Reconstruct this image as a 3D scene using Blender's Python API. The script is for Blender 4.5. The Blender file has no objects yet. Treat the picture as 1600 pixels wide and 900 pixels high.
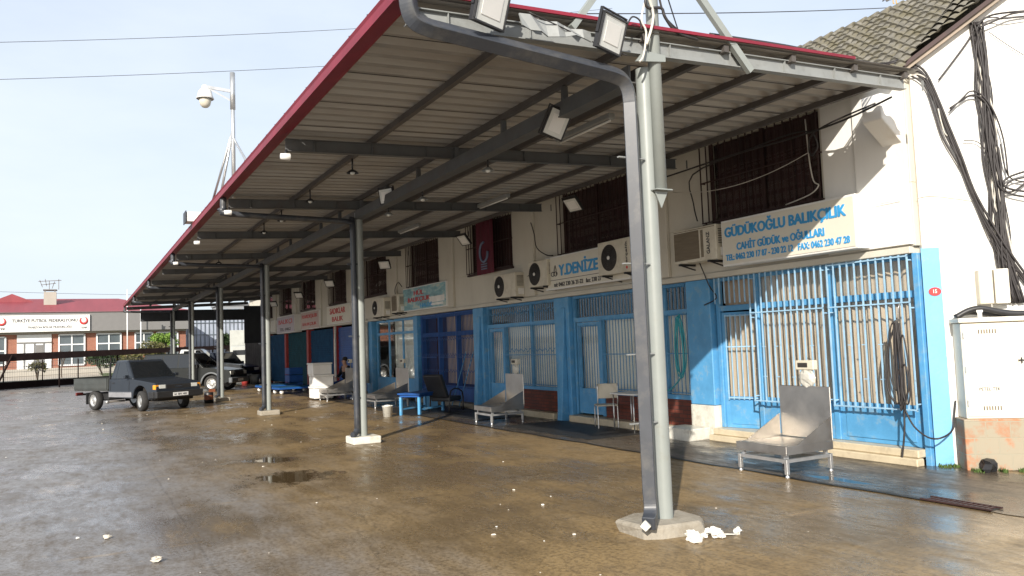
import bpy, math, random
from math import sin, cos, pi, radians as rad
from mathutils import Vector, Matrix
random.seed(7)
S = bpy.context.scene
COL = S.collection
# ------------------------------------------------------------------ camera
cd = bpy.data.cameras.new('camera'); cam = bpy.data.objects.new('camera', cd); COL.objects.link(cam)
F_PX = 1240.0
cd.sensor_width = 36.0; cd.lens = F_PX / 1600 * 36; cd.clip_start = .05; cd.clip_end = 3000
d1 = Vector((122 - 800, 560 - 450, F_PX)).normalized()       # street direction seen in camera space
up = Vector((-665, -18340, F_PX)); up = (up - d1 * up.dot(d1)).normalized()
rt = d1.cross(up)
if rt.x < 0: rt = -rt
R = Matrix((rt, d1, up))
m3 = Matrix((R.col[0], -R.col[1], -R.col[2])).transposed()
cam.matrix_world = Matrix.Translation((0, 0, 1.7)) @ m3.to_4x4()
S.camera = cam
# ------------------------------------------------------------------ light
SUN_EL = 25.8; SUN_D = Vector((.67, .742))
W = bpy.data.worlds.new('World'); S.world = W; W.use_nodes = True
nt = W.node_tree; bg = nt.nodes['Background']
sky = nt.nodes.new('ShaderNodeTexSky'); sky.sky_type = 'NISHITA'; sky.sun_disc = False
sky.sun_elevation = rad(SUN_EL); sky.sun_rotation = math.atan2(-SUN_D.x, -SUN_D.y) % (2 * pi)
sky.air_density = 1.0; sky.dust_density = 2.0; sky.ozone_density = 1.2
tc = nt.nodes.new('ShaderNodeTexCoord'); mp = nt.nodes.new('ShaderNodeMapping'); mp.inputs['Scale'].default_value = (1, 1, 3.2)
nz = nt.nodes.new('ShaderNodeTexNoise'); nz.inputs['Scale'].default_value = 1.7; nz.inputs['Detail'].default_value = 7; nz.inputs['Roughness'].default_value = .55
cr = nt.nodes.new('ShaderNodeValToRGB'); cr.color_ramp.elements[0].position = .30; cr.color_ramp.elements[1].position = .78
cr.color_ramp.elements[0].color = (.60, .60, .60, 1); cr.color_ramp.elements[1].color = (.97, .97, .97, 1)
mx = nt.nodes.new('ShaderNodeMix'); mx.data_type = 'RGBA'
mx.inputs['B'].default_value = (5.7, 6.25, 7.05, 1)          # thin veil of high cloud
nt.links.new(tc.outputs['Generated'], mp.inputs['Vector']); nt.links.new(mp.outputs[0], nz.inputs['Vector'])
nt.links.new(nz.outputs['Fac'], cr.inputs['Fac']); nt.links.new(cr.outputs['Color'], mx.inputs['Factor'])
nt.links.new(sky.outputs['Color'], mx.inputs['A']); nt.links.new(mx.outputs['Result'], bg.inputs['Color'])
bg.inputs['Strength'].default_value = .12
sd = bpy.data.lights.new('sun', 'SUN'); sd.energy = 5.0; sd.angle = rad(.5); sd.color = (1, .93, .83)
sun = bpy.data.objects.new('sun', sd); COL.objects.link(sun)
sv = Vector((SUN_D.x * cos(rad(SUN_EL)), SUN_D.y * cos(rad(SUN_EL)), -sin(rad(SUN_EL))))
sun.rotation_euler = sv.to_track_quat('-Z', 'Y').to_euler(); sun.location = (-20, -20, 20)
S.view_settings.view_transform = 'Standard'; S.view_settings.look = 'None'; S.view_settings.gamma = 1
S.view_settings.exposure = 0.45
S.cycles.use_denoising = True; S.cycles.max_bounces = 6; S.cycles.diffuse_bounces = 4; S.cycles.transparent_max_bounces = 10
# ------------------------------------------------------------------ materials
def mat(name, col, rough=.6, metal=0., var=.18, vs=3., bump=0., bs=30., stretch=(1, 1, 1), grime=0., grimecol=(.05, .04, .03), gs=1.2, spec=.5, gth=(.5, .7), rvar=0.):
    m = bpy.data.materials.new(name); m.use_nodes = True; n = m.node_tree.nodes; L = m.node_tree.links
    b = n['Principled BSDF']; b.inputs['Metallic'].default_value = metal; b.inputs['Roughness'].default_value = rough
    b.inputs['Specular IOR Level'].default_value = spec
    t = n.new('ShaderNodeTexCoord'); mpg = n.new('ShaderNodeMapping'); mpg.inputs['Scale'].default_value = stretch
    L.new(t.outputs['Object'], mpg.inputs['Vector'])
    z = n.new('ShaderNodeTexNoise'); z.inputs['Scale'].default_value = vs; z.inputs['Detail'].default_value = 6; z.inputs['Roughness'].default_value = .62
    L.new(mpg.outputs[0], z.inputs['Vector'])
    r = n.new('ShaderNodeValToRGB'); r.color_ramp.elements[0].position = .3; r.color_ramp.elements[1].position = .72
    r.color_ramp.elements[0].color = (*[max(0, c * (1 - var)) for c in col], 1); r.color_ramp.elements[1].color = (*[min(1, c * (1 + var)) for c in col], 1)
    L.new(z.outputs['Fac'], r.inputs['Fac']); out = r.outputs['Color']
    if grime:
        z2 = n.new('ShaderNodeTexNoise'); z2.inputs['Scale'].default_value = gs; z2.inputs['Detail'].default_value = 9; z2.inputs['Roughness'].default_value = .7
        L.new(mpg.outputs[0], z2.inputs['Vector'])
        mr = n.new('ShaderNodeMapRange'); mr.inputs['From Min'].default_value = gth[0]; mr.inputs['From Max'].default_value = gth[1]; mr.inputs['To Max'].default_value = grime
        L.new(z2.outputs['Fac'], mr.inputs['Value'])
        mi = n.new('ShaderNodeMix'); mi.data_type = 'RGBA'; mi.inputs['B'].default_value = (*grimecol, 1)
        L.new(mr.outputs[0], mi.inputs['Factor']); L.new(out, mi.inputs['A']); out = mi.outputs['Result']
    L.new(out, b.inputs['Base Color'])
    if rvar:
        mr2 = n.new('ShaderNodeMapRange'); mr2.inputs['From Min'].default_value = .3; mr2.inputs['From Max'].default_value = .7
        mr2.inputs['To Min'].default_value = max(0, rough - rvar); mr2.inputs['To Max'].default_value = min(1, rough + rvar)
        L.new(z.outputs['Fac'], mr2.inputs['Value']); L.new(mr2.outputs[0], b.inputs['Roughness'])
    if bump:
        z3 = n.new('ShaderNodeTexNoise'); z3.inputs['Scale'].default_value = bs; z3.inputs['Detail'].default_value = 4
        L.new(mpg.outputs[0], z3.inputs['Vector'])
        bu = n.new('ShaderNodeBump'); bu.inputs['Strength'].default_value = bump; bu.inputs['Distance'].default_value = .02
        L.new(z3.outputs['Fac'], bu.inputs['Height']); L.new(bu.outputs[0], b.inputs['Normal'])
    return m
def glass_mat(name, tint=(.8, .85, .85), refl=1.0):
    m = bpy.data.materials.new(name); m.use_nodes = True; n = m.node_tree.nodes; L = m.node_tree.links
    n.remove(n['Principled BSDF']); o = n['Material Output']
    tr = n.new('ShaderNodeBsdfTransparent'); tr.inputs[0].default_value = (*tint, 1)
    gl = n.new('ShaderNodeBsdfGlossy'); gl.inputs['Roughness'].default_value = .03; gl.inputs[0].default_value = (refl, refl, refl, 1)
    lw = n.new('ShaderNodeLayerWeight'); lw.inputs['Blend'].default_value = .5
    pw = n.new('ShaderNodeMath'); pw.operation = 'POWER'; pw.inputs[1].default_value = 5; L.new(lw.outputs['Facing'], pw.inputs[0])
    fr = n.new('ShaderNodeMath'); fr.operation = 'MULTIPLY_ADD'; fr.inputs[1].default_value = .95; fr.inputs[2].default_value = .04; L.new(pw.outputs[0], fr.inputs[0])
    mi = n.new('ShaderNodeMixShader'); L.new(fr.outputs[0], mi.inputs[0]); L.new(tr.outputs[0], mi.inputs[1]); L.new(gl.outputs[0], mi.inputs[2]); L.new(mi.outputs[0], o.inputs[0])
    return m
def node_math(n, L, op, a, b_=None):
    x = n.new('ShaderNodeMath'); x.operation = op
    for i, v in enumerate((a, b_)):
        if v is None: continue
        if hasattr(v, 'links') or hasattr(v, 'is_linked'): L.new(v, x.inputs[i])
        else: x.inputs[i].default_value = v
    return x.outputs[0]
def ground_mat(name, c_dry, c_wet, puddles=(), joints=True, wet=.5, zone=False):
    m = bpy.data.materials.new(name); m.use_nodes = True; n = m.node_tree.nodes; L = m.node_tree.links
    b = n['Principled BSDF']; g = n.new('ShaderNodeNewGeometry'); pos = g.outputs['Position']
    def noise(scale, det=6, ro=.6, st=(1, 1, 1), rot=0):
        mg = n.new('ShaderNodeMapping'); mg.inputs['Scale'].default_value = st; mg.inputs['Rotation'].default_value = (0, 0, rot); L.new(pos, mg.inputs['Vector'])
        z = n.new('ShaderNodeTexNoise'); z.inputs['Scale'].default_value = scale; z.inputs['Detail'].default_value = det; z.inputs['Roughness'].default_value = ro
        L.new(mg.outputs[0], z.inputs['Vector']); return z.outputs['Fac']
    def mrange(v, a, b2, c=0., d=1.):
        r = n.new('ShaderNodeMapRange'); r.interpolation_type = 'SMOOTHSTEP'
        for k, q in zip(('From Min', 'From Max', 'To Min', 'To Max'), (a, b2, c, d)): r.inputs[k].default_value = q
        L.new(v, r.inputs['Value']); return r.outputs[0]
    def mixc(f, a, b2):
        x = n.new('ShaderNodeMix'); x.data_type = 'RGBA'
        L.new(f, x.inputs['Factor'])
        for k, v in (('A', a), ('B', b2)):
            if isinstance(v, tuple): x.inputs[k].default_value = (*v, 1)
            else: L.new(v, x.inputs[k])
        return x.outputs['Result']
    big = noise(.33, 6, .6); mid = noise(1.6, 9, .68, (1, .5, 1), .35); fine = noise(45, 3, .6); swirl = noise(.8, 10, .72, (1.3, .35, 1), -.5)
    w = mrange(node_math(n, L, 'ADD', node_math(n, L, 'MULTIPLY', big, .55), node_math(n, L, 'MULTIPLY', swirl, .45)), wet - .075, wet + .075)   # 1 = damp
    if zone:
        spz = n.new('ShaderNodeSeparateXYZ'); L.new(pos, spz.inputs[0])
        zx = node_math(n, L, 'ADD', spz.outputs['X'], node_math(n, L, 'MULTIPLY', node_math(n, L, 'SUBTRACT', swirl, .5), 7.0))
        zf = mrange(zx, .2, 3.6)
        col = mixc(w, mixc(zf, (.225, .212, .20), c_dry), mixc(zf, (.13, .12, .112), c_wet))  # grey open yard paints in the sky's reflection; brown dirt under the canopy
    else: col = mixc(w, c_dry, c_wet)
    sandy = noise(26, 5, .7)
    col = mixc(mrange(sandy, .46, .60, 0, .55), col, tuple(c * .42 for c in c_wet))
    col = mixc(mrange(sandy, .30, .42, .22, 0), col, (.34, .30, .24))
    tyre = noise(1.0, 6, .6, (.22, 2.6, 1), .62)
    col = mixc(mrange(tyre, .56, .70, 0, .38), col, tuple(c * .5 for c in c_wet))
    grit = noise(160, 2, .5)
    col = mixc(mrange(grit, .60, .72, 0, .35), col, (.30, .27, .22))
    cw = n.new('ShaderNodeVectorMath'); cw.operation = 'ADD'; nzv = n.new('ShaderNodeTexNoise'); nzv.inputs['Scale'].default_value = 1.1; nzv.inputs['Detail'].default_value = 6; L.new(pos, nzv.inputs['Vector']); L.new(pos, cw.inputs[0]); L.new(nzv.outputs['Color'], cw.inputs[1])
    vc = n.new('ShaderNodeTexVoronoi'); vc.feature = 'DISTANCE_TO_EDGE'; vc.inputs['Scale'].default_value = .28; L.new(cw.outputs[0], vc.inputs['Vector'])
    col = mixc(mrange(vc.outputs['Distance'], .0008, .004, .30, 0), col, (.02, .016, .012))
    col = mixc(mrange(mid, .45, .72, 0, .42), col, tuple(c * .52 for c in c_wet))
    col = mixc(mrange(swirl, .55, .72, 0, .30), col, tuple(min(1, c * 1.5) for c in c_dry))
    med = noise(9, 8, .75, (1, .35, 1), .2)
    col = mixc(mrange(med, .47, .68, 0, .62), col, tuple(c * .5 for c in c_wet))
    col = mixc(mrange(med, .28, .42, .25, 0), col, tuple(min(1, c * 1.7) for c in c_dry))
    col = mixc(mrange(fine, .55, .8, 0, .3), col, tuple(c * .35 for c in c_wet))
    vo = n.new('ShaderNodeTexVoronoi'); vo.inputs['Scale'].default_value = 5.5; L.new(pos, vo.inputs['Vector'])
    spk = mrange(vo.outputs['Distance'], .012, .03, .7, 0)
    col = mixc(spk, col, (.5, .47, .4))
    if joints:
        sp = n.new('ShaderNodeSeparateXYZ'); L.new(pos, sp.inputs[0])
        warp = node_math(n, L, 'MULTIPLY', node_math(n, L, 'SUBTRACT', noise(1.2, 5), .5), .10)
        for ax, per, off in (('X', 4.1, 1.1), ('Y', 5.2, 2.3)):
            v = node_math(n, L, 'ADD', sp.outputs[ax], warp); v = node_math(n, L, 'ADD', v, 500 * per + off)
            v = node_math(n, L, 'MODULO', v, per); v = node_math(n, L, 'ABSOLUTE', node_math(n, L, 'SUBTRACT', v, per / 2))
            col = mixc(mrange(v, .004, .018, .22, 0), col, (.03, .025, .02))
    pm = None
    for (px_, py_, rx, ry) in puddles:
        sp2 = n.new('ShaderNodeMapping'); sp2.vector_type = 'POINT'; sp2.inputs['Location'].default_value = (-px_ / rx, -py_ / ry, 0); sp2.inputs['Scale'].default_value = (1 / rx, 1 / ry, 0)
        L.new(pos, sp2.inputs['Vector']); ln = n.new('ShaderNodeVectorMath'); ln.operation = 'LENGTH'; L.new(sp2.outputs[0], ln.inputs[0])
        dd = node_math(n, L, 'ADD', ln.outputs['Value'], node_math(n, L, 'ADD', node_math(n, L, 'MULTIPLY', node_math(n, L, 'SUBTRACT', mid, .5), 3.6), node_math(n, L, 'MULTIPLY', node_math(n, L, 'SUBTRACT', med, .5), 2.2)))
        k = mrange(dd, .55, 1.25, 1, 0)
        pm = k if pm is None else node_math(n, L, 'MAXIMUM', pm, k)
    streak = noise(2.2, 9, .75, (.18, 1.6, 1), .9)
    col = mixc(mrange(streak, .58, .72, 0, .30), col, tuple(min(1, c * 1.55) for c in c_dry))
    rough = node_math(n, L, 'ADD', mrange(w, 0, 1, .47, .23), node_math(n, L, 'MULTIPLY', node_math(n, L, 'SUBTRACT', node_math(n, L, 'ADD', mid, med), 1.0), .75))
    if pm is not None:
        col = mixc(pm, col, tuple(c * .45 for c in c_wet))
        rough = node_math(n, L, 'ADD', node_math(n, L, 'MULTIPLY', rough, node_math(n, L, 'SUBTRACT', 1.0, pm)), .02)
    L.new(col, b.inputs['Base Color']); L.new(rough, b.inputs['Roughness'])
    bu = n.new('ShaderNodeBump'); bu.inputs['Distance'].default_value = .012
    h = node_math(n, L, 'ADD', node_math(n, L, 'MULTIPLY', fine, .45), node_math(n, L, 'ADD', mid, node_math(n, L, 'MULTIPLY', med, .6)))
    if pm is not None: L.new(mrange(pm, 0, 1, .22, 0.0), bu.inputs['Strength'])
    else: bu.inputs['Strength'].default_value = .2
    L.new(h, bu.inputs['Height']); L.new(bu.outputs[0], b.inputs['Normal'])
    return m
def brick_mat(name, c1, c2, mortar, scale=1., bw=.22, rh=.07, axis='YZ', grime=.35, gth=(.42, .65)):
    m = bpy.data.materials.new(name); m.use_nodes = True; n = m.node_tree.nodes; L = m.node_tree.links
    b = n['Principled BSDF']; b.inputs['Roughness'].default_value = .75
    t = n.new('ShaderNodeTexCoord'); sp = n.new('ShaderNodeSeparateXYZ'); L.new(t.outputs['Object'], sp.inputs[0])
    cb = n.new('ShaderNodeCombineXYZ'); L.new(sp.outputs[axis[0]], cb.inputs[0]); L.new(sp.outputs[axis[1]], cb.inputs[1])
    br = n.new('ShaderNodeTexBrick'); L.new(cb.outputs[0], br.inputs['Vector']); br.inputs['Scale'].default_value = scale
    br.inputs['Brick Width'].default_value = bw; br.inputs['Row Height'].default_value = rh; br.inputs['Mortar Size'].default_value = .006
    br.inputs['Color1'].default_value = (*c1, 1); br.inputs['Color2'].default_value = (*c2, 1); br.inputs['Mortar'].default_value = (*mortar, 1)
    z = n.new('ShaderNodeTexNoise'); z.inputs['Scale'].default_value = 3; z.inputs['Detail'].default_value = 8; z.inputs['Roughness'].default_value = .7; L.new(t.outputs['Object'], z.inputs['Vector'])
    mr = n.new('ShaderNodeMapRange'); mr.inputs['From Min'].default_value = gth[0]; mr.inputs['From Max'].default_value = gth[1]; mr.inputs['To Max'].default_value = grime; L.new(z.outputs['Fac'], mr.inputs['Value'])
    mi = n.new('ShaderNodeMix'); mi.data_type = 'RGBA'; mi.inputs['B'].default_value = (*mortar, 1); L.new(mr.outputs[0], mi.inputs['Factor']); L.new(br.outputs['Color'], mi.inputs['A'])
    L.new(mi.outputs['Result'], b.inputs['Base Color'])
    bu = n.new('ShaderNodeBump'); bu.inputs['Strength'].default_value = .5; bu.inputs['Distance'].default_value = .01; bu.invert = True
    L.new(br.outputs['Fac'], bu.inputs['Height']); L.new(bu.outputs[0], b.inputs['Normal'])
    return m
M = {}
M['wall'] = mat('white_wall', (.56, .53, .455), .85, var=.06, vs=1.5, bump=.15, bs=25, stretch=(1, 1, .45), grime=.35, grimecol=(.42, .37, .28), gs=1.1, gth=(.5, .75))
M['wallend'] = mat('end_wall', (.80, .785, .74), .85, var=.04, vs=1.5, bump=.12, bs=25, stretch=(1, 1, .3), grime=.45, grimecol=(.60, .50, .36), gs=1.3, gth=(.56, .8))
M['blue'] = mat('blue_paint', (.085, .30, .55), .48, var=.16, vs=3, bump=.08, bs=40, grime=.7, grimecol=(.22, .33, .40), gs=6, gth=(.53, .66))
M['bluepl'] = mat('blue_plaster', (.17, .42, .68), .6, var=.10, vs=3, bump=.15, bs=30, grime=.75, grimecol=(.45, .45, .42), gs=2.1, gth=(.62, .70))
M['dblue'] = mat('dark_blue_paint', (.008, .07, .27), .5, var=.2, vs=4, grime=.4, grimecol=(.01, .03, .1), gs=3)
M['navy'] = mat('navy_shutter', (.010, .055, .12), .8, spec=.15, var=.3, vs=3, grime=.4, grimecol=(.01, .03, .07), gs=2)
M['teal'] = mat('teal_shutter', (.01, .055, .075), .8, spec=.15, var=.3, vs=3)
M['redpl'] = mat('red_paint', (.33, .035, .03), .6, var=.2, vs=4, grime=.4, grimecol=(.1, .03, .02))
M['grille'] = mat('pale_blue_steel', (.30, .49, .66), .45, var=.15, vs=6, grime=.5, grimecol=(.16, .10, .06), gs=9, gth=(.6, .7))
M['grille2'] = mat('blue_steel_bar', (.07, .24, .45), .45, var=.15, vs=6)
M['curt'] = mat('beige_curtain', (.47, .37, .28), .9, var=.10, vs=2, stretch=(1, 1, .3), grime=.3, grimecol=(.30, .20, .12), gs=1.5)
M['curtw'] = mat('pale_curtain', (.78, .75, .68), .9, var=.10, vs=2, stretch=(1, 1, .3))
M['curtd'] = mat('dark_red_curtain', (.045, .018, .018), .9, var=.35, vs=3, stretch=(1, 1, .2))
M['dark'] = mat('dark_interior', (.02, .018, .016), .9)
M['rust'] = mat('dark_brown_steel', (.035, .014, .012), .6, var=.3, vs=6)
M['marble'] = mat('cream_marble', (.55, .47, .33), .35, var=.12, vs=5, grime=.5, grimecol=(.25, .19, .12), gs=4)
M['conc'] = mat('weathered_concrete', (.29, .26, .21), .9, var=.2, vs=5, bump=.5, bs=30, grime=.6, grimecol=(.13, .10, .06), gs=3)
M['plinthw'] = mat('white_plinth', (.62, .60, .53), .8, var=.15, vs=6, bump=.3, bs=30, grime=.5, grimecol=(.25, .2, .13), gs=5)
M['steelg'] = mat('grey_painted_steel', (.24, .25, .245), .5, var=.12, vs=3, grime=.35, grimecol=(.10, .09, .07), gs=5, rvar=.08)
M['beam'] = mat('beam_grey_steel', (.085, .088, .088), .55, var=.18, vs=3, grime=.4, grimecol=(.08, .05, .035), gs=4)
M['purlin'] = mat('purlin_steel', (.085, .075, .068), .6, var=.25, vs=3)
M['col'] = mat('column_grey_paint', (.25, .27, .255), .42, var=.06, vs=4, grime=.4, grimecol=(.22, .21, .17), gs=6, gth=(.58, .72))
M['down'] = mat('dark_pvc', (.04, .045, .055), .38, var=.12, vs=5, grime=.4, grimecol=(.15, .14, .12), gs=4)
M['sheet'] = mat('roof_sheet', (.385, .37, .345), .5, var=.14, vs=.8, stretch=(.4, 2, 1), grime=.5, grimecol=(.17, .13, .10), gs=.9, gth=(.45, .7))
M['sheet_shade'] = mat('painted_rib_shade', (.265, .25, .23), .6, var=.2, vs=2)  # darker valley tone paints in the shade between the roof ribs
M['fascia'] = mat('crimson_gutter', (.21, .012, .028), .5, var=.2, vs=3, grime=.3, grimecol=(.12, .01, .02), gs=2)
M['tile'] = mat('roof_tile', (.155, .145, .12), .9, var=.4, vs=9, bump=.5, bs=40, grime=.75, grimecol=(.12, .105, .06), gs=6, gth=(.45, .6))
M['verge'] = mat('verge_mortar', (.30, .25, .20), .9, var=.2)
M['black'] = mat('black_plastic', (.018, .018, .02), .45, var=.2)
M['cable'] = mat('black_cable', (.030, .026, .026), .55, var=.4, vs=8)
M['cablew'] = mat('pale_cable', (.55, .52, .46), .6, var=.15)
M['lens'] = mat('floodlight_lens', (.62, .63, .60), .25, var=.08, vs=9)
M['white'] = mat('white_plastic', (.72, .71, .68), .45, var=.06)
M['acw'] = mat('aged_ivory_enamel', (.60, .56, .46), .5, var=.08, vs=3, grime=.4, grimecol=(.30, .24, .15), gs=4)
M['acg'] = mat('ac_fan_grille', (.035, .03, .027), .6, var=.3)
M['acf'] = mat('ac_fin_panel', (.16, .13, .09), .7, var=.2, stretch=(1, 1, 9))
M['steel'] = mat('stainless_steel', (.50, .475, .44), .38, 1.0, var=.10, vs=4, grime=.4, grimecol=(.28, .25, .22), gs=3, rvar=.1)
M['steelleg'] = mat('steel_legs', (.55, .55, .54), .35, .8, var=.15, vs=6)
M['sign'] = mat('sign_face', (.66, .63, .54), .5, var=.05, vs=2, grime=.25, grimecol=(.45, .38, .25), gs=2)
M['txtb'] = mat('sign_blue_letters', (.04, .30, .62), .5, var=.12, vs=6)
M['txtk'] = mat('sign_black_letters', (.02, .02, .025), .5)
M['txtr'] = mat('sign_red_letters', (.50, .03, .03), .5)
M['txtw'] = mat('sign_white_letters', (.75, .74, .7), .5)
M['glass'] = glass_mat('window_glass', (.95, .965, .96))
M['brick'] = brick_mat('red_brick_panel', (.20, .045, .025), (.12, .03, .02), (.05, .03, .025), axis='YZ')
M['hollow'] = brick_mat('old_masonry', (.42, .16, .07), (.30, .20, .13), (.30, .27, .20), bw=.26, rh=.19, axis='XZ', grime=.95, gth=(.40, .52))
M['foam'] = mat('white_foam', (.72, .71, .68), .8, var=.05)
M['mat'] = mat('black_rubber_mat', (.018, .017, .016), .5, var=.3, vs=12, bump=.4, bs=60)
M['hoseg'] = mat('turquoise_hose', (.02, .28, .34), .4)
M['litter'] = mat('white_rag', (.78, .76, .70), .8, var=.08, bump=.4, bs=15)
M['shell'] = mat('pale_litter', (.55, .50, .42), .8, var=.2)
M['moss'] = mat('low_weeds', (.06, .10, .02), .9, var=.5, vs=20)
# ------------------------------------------------------------------ mesh helpers
def wsum(p):
    v = Vector((0, 0, 0))
    while p: v = v + p.location; p = p.parent
    return v
class MB:
    def __init__(s): s.v = []; s.f = []; s.sm = []; s.mi = []; s.m = 0
    def add(s, vs, fs, smooth=False):
        o = len(s.v); s.v += [Vector(p) for p in vs]
        for f in fs: s.f.append([i + o for i in f]); s.sm.append(smooth); s.mi.append(s.m)
        return s
    def box(s, x0, x1, y0, y1, z0, z1):
        if x0 > x1: x0, x1 = x1, x0
        if y0 > y1: y0, y1 = y1, y0
        if z0 > z1: z0, z1 = z1, z0
        return s.add([(x0, y0, z0), (x1, y0, z0), (x1, y1, z0), (x0, y1, z0), (x0, y0, z1), (x1, y0, z1), (x1, y1, z1), (x0, y1, z1)],
                     [(0, 3, 2, 1), (4, 5, 6, 7), (0, 1, 5, 4), (1, 2, 6, 5), (2, 3, 7, 6), (3, 0, 4, 7)])
    def bar(s, p, q, w, h, upv=(0, 0, 1)):
        p = Vector(p); q = Vector(q); d = (q - p).normalized(); u = Vector(upv)
        if abs(d.dot(u)) > .98: u = Vector((1, 0, 0))
        a = d.cross(u).normalized() * w / 2; b = a.cross(d).normalized() * h / 2
        vs = [p - a - b, p + a - b, p + a + b, p - a + b, q - a - b, q + a - b, q + a + b, q - a + b]
        return s.add(vs, [(0, 3, 2, 1), (4, 5, 6, 7), (0, 1, 5, 4), (1, 2, 6, 5), (2, 3, 7, 6), (3, 0, 4, 7)])
    def tube(s, pts, r, n=8, cap=True, closed=False):
        pts = [Vector(p) for p in pts]; k = len(pts); rings = []; prev = None
        rr = r if isinstance(r, (list, tuple)) else [r] * k
        base = len(s.v); vs = []
        for i, p in enumerate(pts):
            a = pts[max(i - 1, 0)]; b = pts[min(i + 1, k - 1)]; d = (b - a)
            d = d.normalized() if d.length > 1e-9 else Vector((0, 0, 1))
            if prev is None:
                u = Vector((0, 0, 1)) if abs(d.z) < .9 else Vector((1, 0, 0)); u = (u - d * u.dot(d)).normalized()
            else:
                u = prev - d * prev.dot(d); u = u.normalized() if u.length > 1e-6 else prev
            prev = u; w = d.cross(u)
            for j in range(n):
                t = 2 * pi * j / n; vs.append(p + (u * cos(t) + w * sin(t)) * rr[i])
        fs = []
        for i in range(k - 1):
            for j in range(n): fs.append((i * n + j, i * n + (j + 1) % n, (i + 1) * n + (j + 1) % n, (i + 1) * n + j))
        s.add(vs, fs, True)
        if cap: s.add([], []); s.f.append([base + j for j in range(n)][::-1]); s.sm.append(False); s.mi.append(s.m); s.f.append([base + (k - 1) * n + j for j in range(n)]); s.sm.append(False); s.mi.append(s.m)
        return s
    def lathe(s, prof, c=(0, 0, 0), axis='Z', n=20, smooth=True):
        c = Vector(c); vs = []; fs = []
        for (r, h) in prof:
            for j in range(n):
                t = 2 * pi * j / n; a, b = r * cos(t), r * sin(t)
                vs.append(c + (Vector((a, b, h)) if axis == 'Z' else Vector((a, h, b)) if axis == 'Y' else Vector((h, a, b))))
        for i in range(len(prof) - 1):
            for j in range(n):
                q = (i * n + j, i * n + (j + 1) % n, (i + 1) * n + (j + 1) % n, (i + 1) * n + j)
                fs.append(q if axis != 'Y' else q[::-1])
        return s.add(vs, fs, smooth)
    def prism(s, poly, axis, a, b):
        # poly of 2-D points, extruded along axis between a and b
        def P(u, v, w): return {'X': (w, u, v), 'Y': (u, w, v), 'Z': (u, v, w)}[axis]
        n = len(poly); vs = [P(u, v, a) for u, v in poly] + [P(u, v, b) for u, v in poly]
        fs = [list(range(n))[::-1], list(range(n, 2 * n))] + [(i, (i + 1) % n, n + (i + 1) % n, n + i) for i in range(n)]
        return s.add(vs, fs)
    def ball(s, c, rx, ry, rz, n=12, m=8):
        vs = []; fs = []
        for i in range(m + 1):
            ph = pi * i / m
            for j in range(n):
                t = 2 * pi * j / n; vs.append((c[0] + rx * sin(ph) * cos(t), c[1] + ry * sin(ph) * sin(t), c[2] + rz * cos(ph)))
        for i in range(m):
            for j in range(n): fs.append((i * n + j, (i + 1) * n + j, (i + 1) * n + (j + 1) % n, i * n + (j + 1) % n))
        return s.add(vs, fs, True)
    def build(s, name, m, parent=None, bevel=0, base=None, seg=1, fix=True, hard=False):
        me = bpy.data.meshes.new(name)
        if parent is not None: sh = wsum(parent)
        else:
            if base is None:
                xs = [p.x for p in s.v]; ys = [p.y for p in s.v]; zs = [p.z for p in s.v]
                base = ((min(xs) + max(xs)) / 2, (min(ys) + max(ys)) / 2, min(zs))
            sh = Vector(base)
        me.from_pydata([tuple(p - sh) for p in s.v], [], s.f); me.update()
        for p, q, k in zip(me.polygons, s.sm, s.mi): p.use_smooth = q; p.material_index = k
        for mm in (m if isinstance(m, (list, tuple)) else [m]): me.materials.append(M[mm] if isinstance(mm, str) else mm)
        if fix:
            import bmesh
            bm = bmesh.new(); bm.from_mesh(me); bmesh.ops.recalc_face_normals(bm, faces=bm.faces); bm.to_mesh(me); bm.free()
        o = bpy.data.objects.new(name, me); COL.objects.link(o)
        if parent is not None: o.parent = parent
        else: o.location = sh
        if bevel:
            b = o.modifiers.new('bevel', 'BEVEL'); b.width = bevel; b.segments = seg; b.limit_method = 'ANGLE'; b.angle_limit = rad(40)
            if hard:
                b.harden_normals = True
                for p in me.polygons: p.use_smooth = True
        return o
def tag(o, label=None, cat=None, group=None, kind=None):
    if label: o['label'] = label
    if cat: o['category'] = cat
    if group: o['group'] = group
    if kind: o['kind'] = kind
    return o
def thing(name, label, cat, loc=(0, 0, 0), group=None):
    o = bpy.data.objects.new(name, None); o.empty_display_size = .2; COL.objects.link(o); o.location = loc
    return tag(o, label, cat, group)
def struct(name, mb, m, **k): return tag(mb.build(name, m, base=(0, 0, 0), **k), kind='structure')
def place(o, loc, rz=0): o.location = loc; o.rotation_euler = (0, 0, rad(rz)); return o
def copy_tree(o, parent=None):
    c = o.copy(); COL.objects.link(c)
    if parent is not None: c.parent = parent
    for ch in list(o.children): copy_tree(ch, c)
    return c
def smooth_path(pts, k=4):
    pts = [Vector(p) for p in pts]
    if len(pts) < 3: return pts
    out = []
    for i in range(len(pts) - 1):
        p0 = pts[max(i - 1, 0)]; p1 = pts[i]; p2 = pts[i + 1]; p3 = pts[min(i + 2, len(pts) - 1)]
        for j in range(k):
            t = j / k; out.append(.5 * ((2 * p1) + (p2 - p0) * t + (2 * p0 - 5 * p1 + 4 * p2 - p3) * t * t + (3 * p1 - p0 - 3 * p2 + p3) * t ** 3))
    out.append(pts[-1]); return out
def sag(p, q, d, n=14):
    p = Vector(p); q = Vector(q); return [p.lerp(q, i / n) - Vector((0, 0, d * 4 * (i / n) * (1 - i / n))) for i in range(n + 1)]
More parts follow.
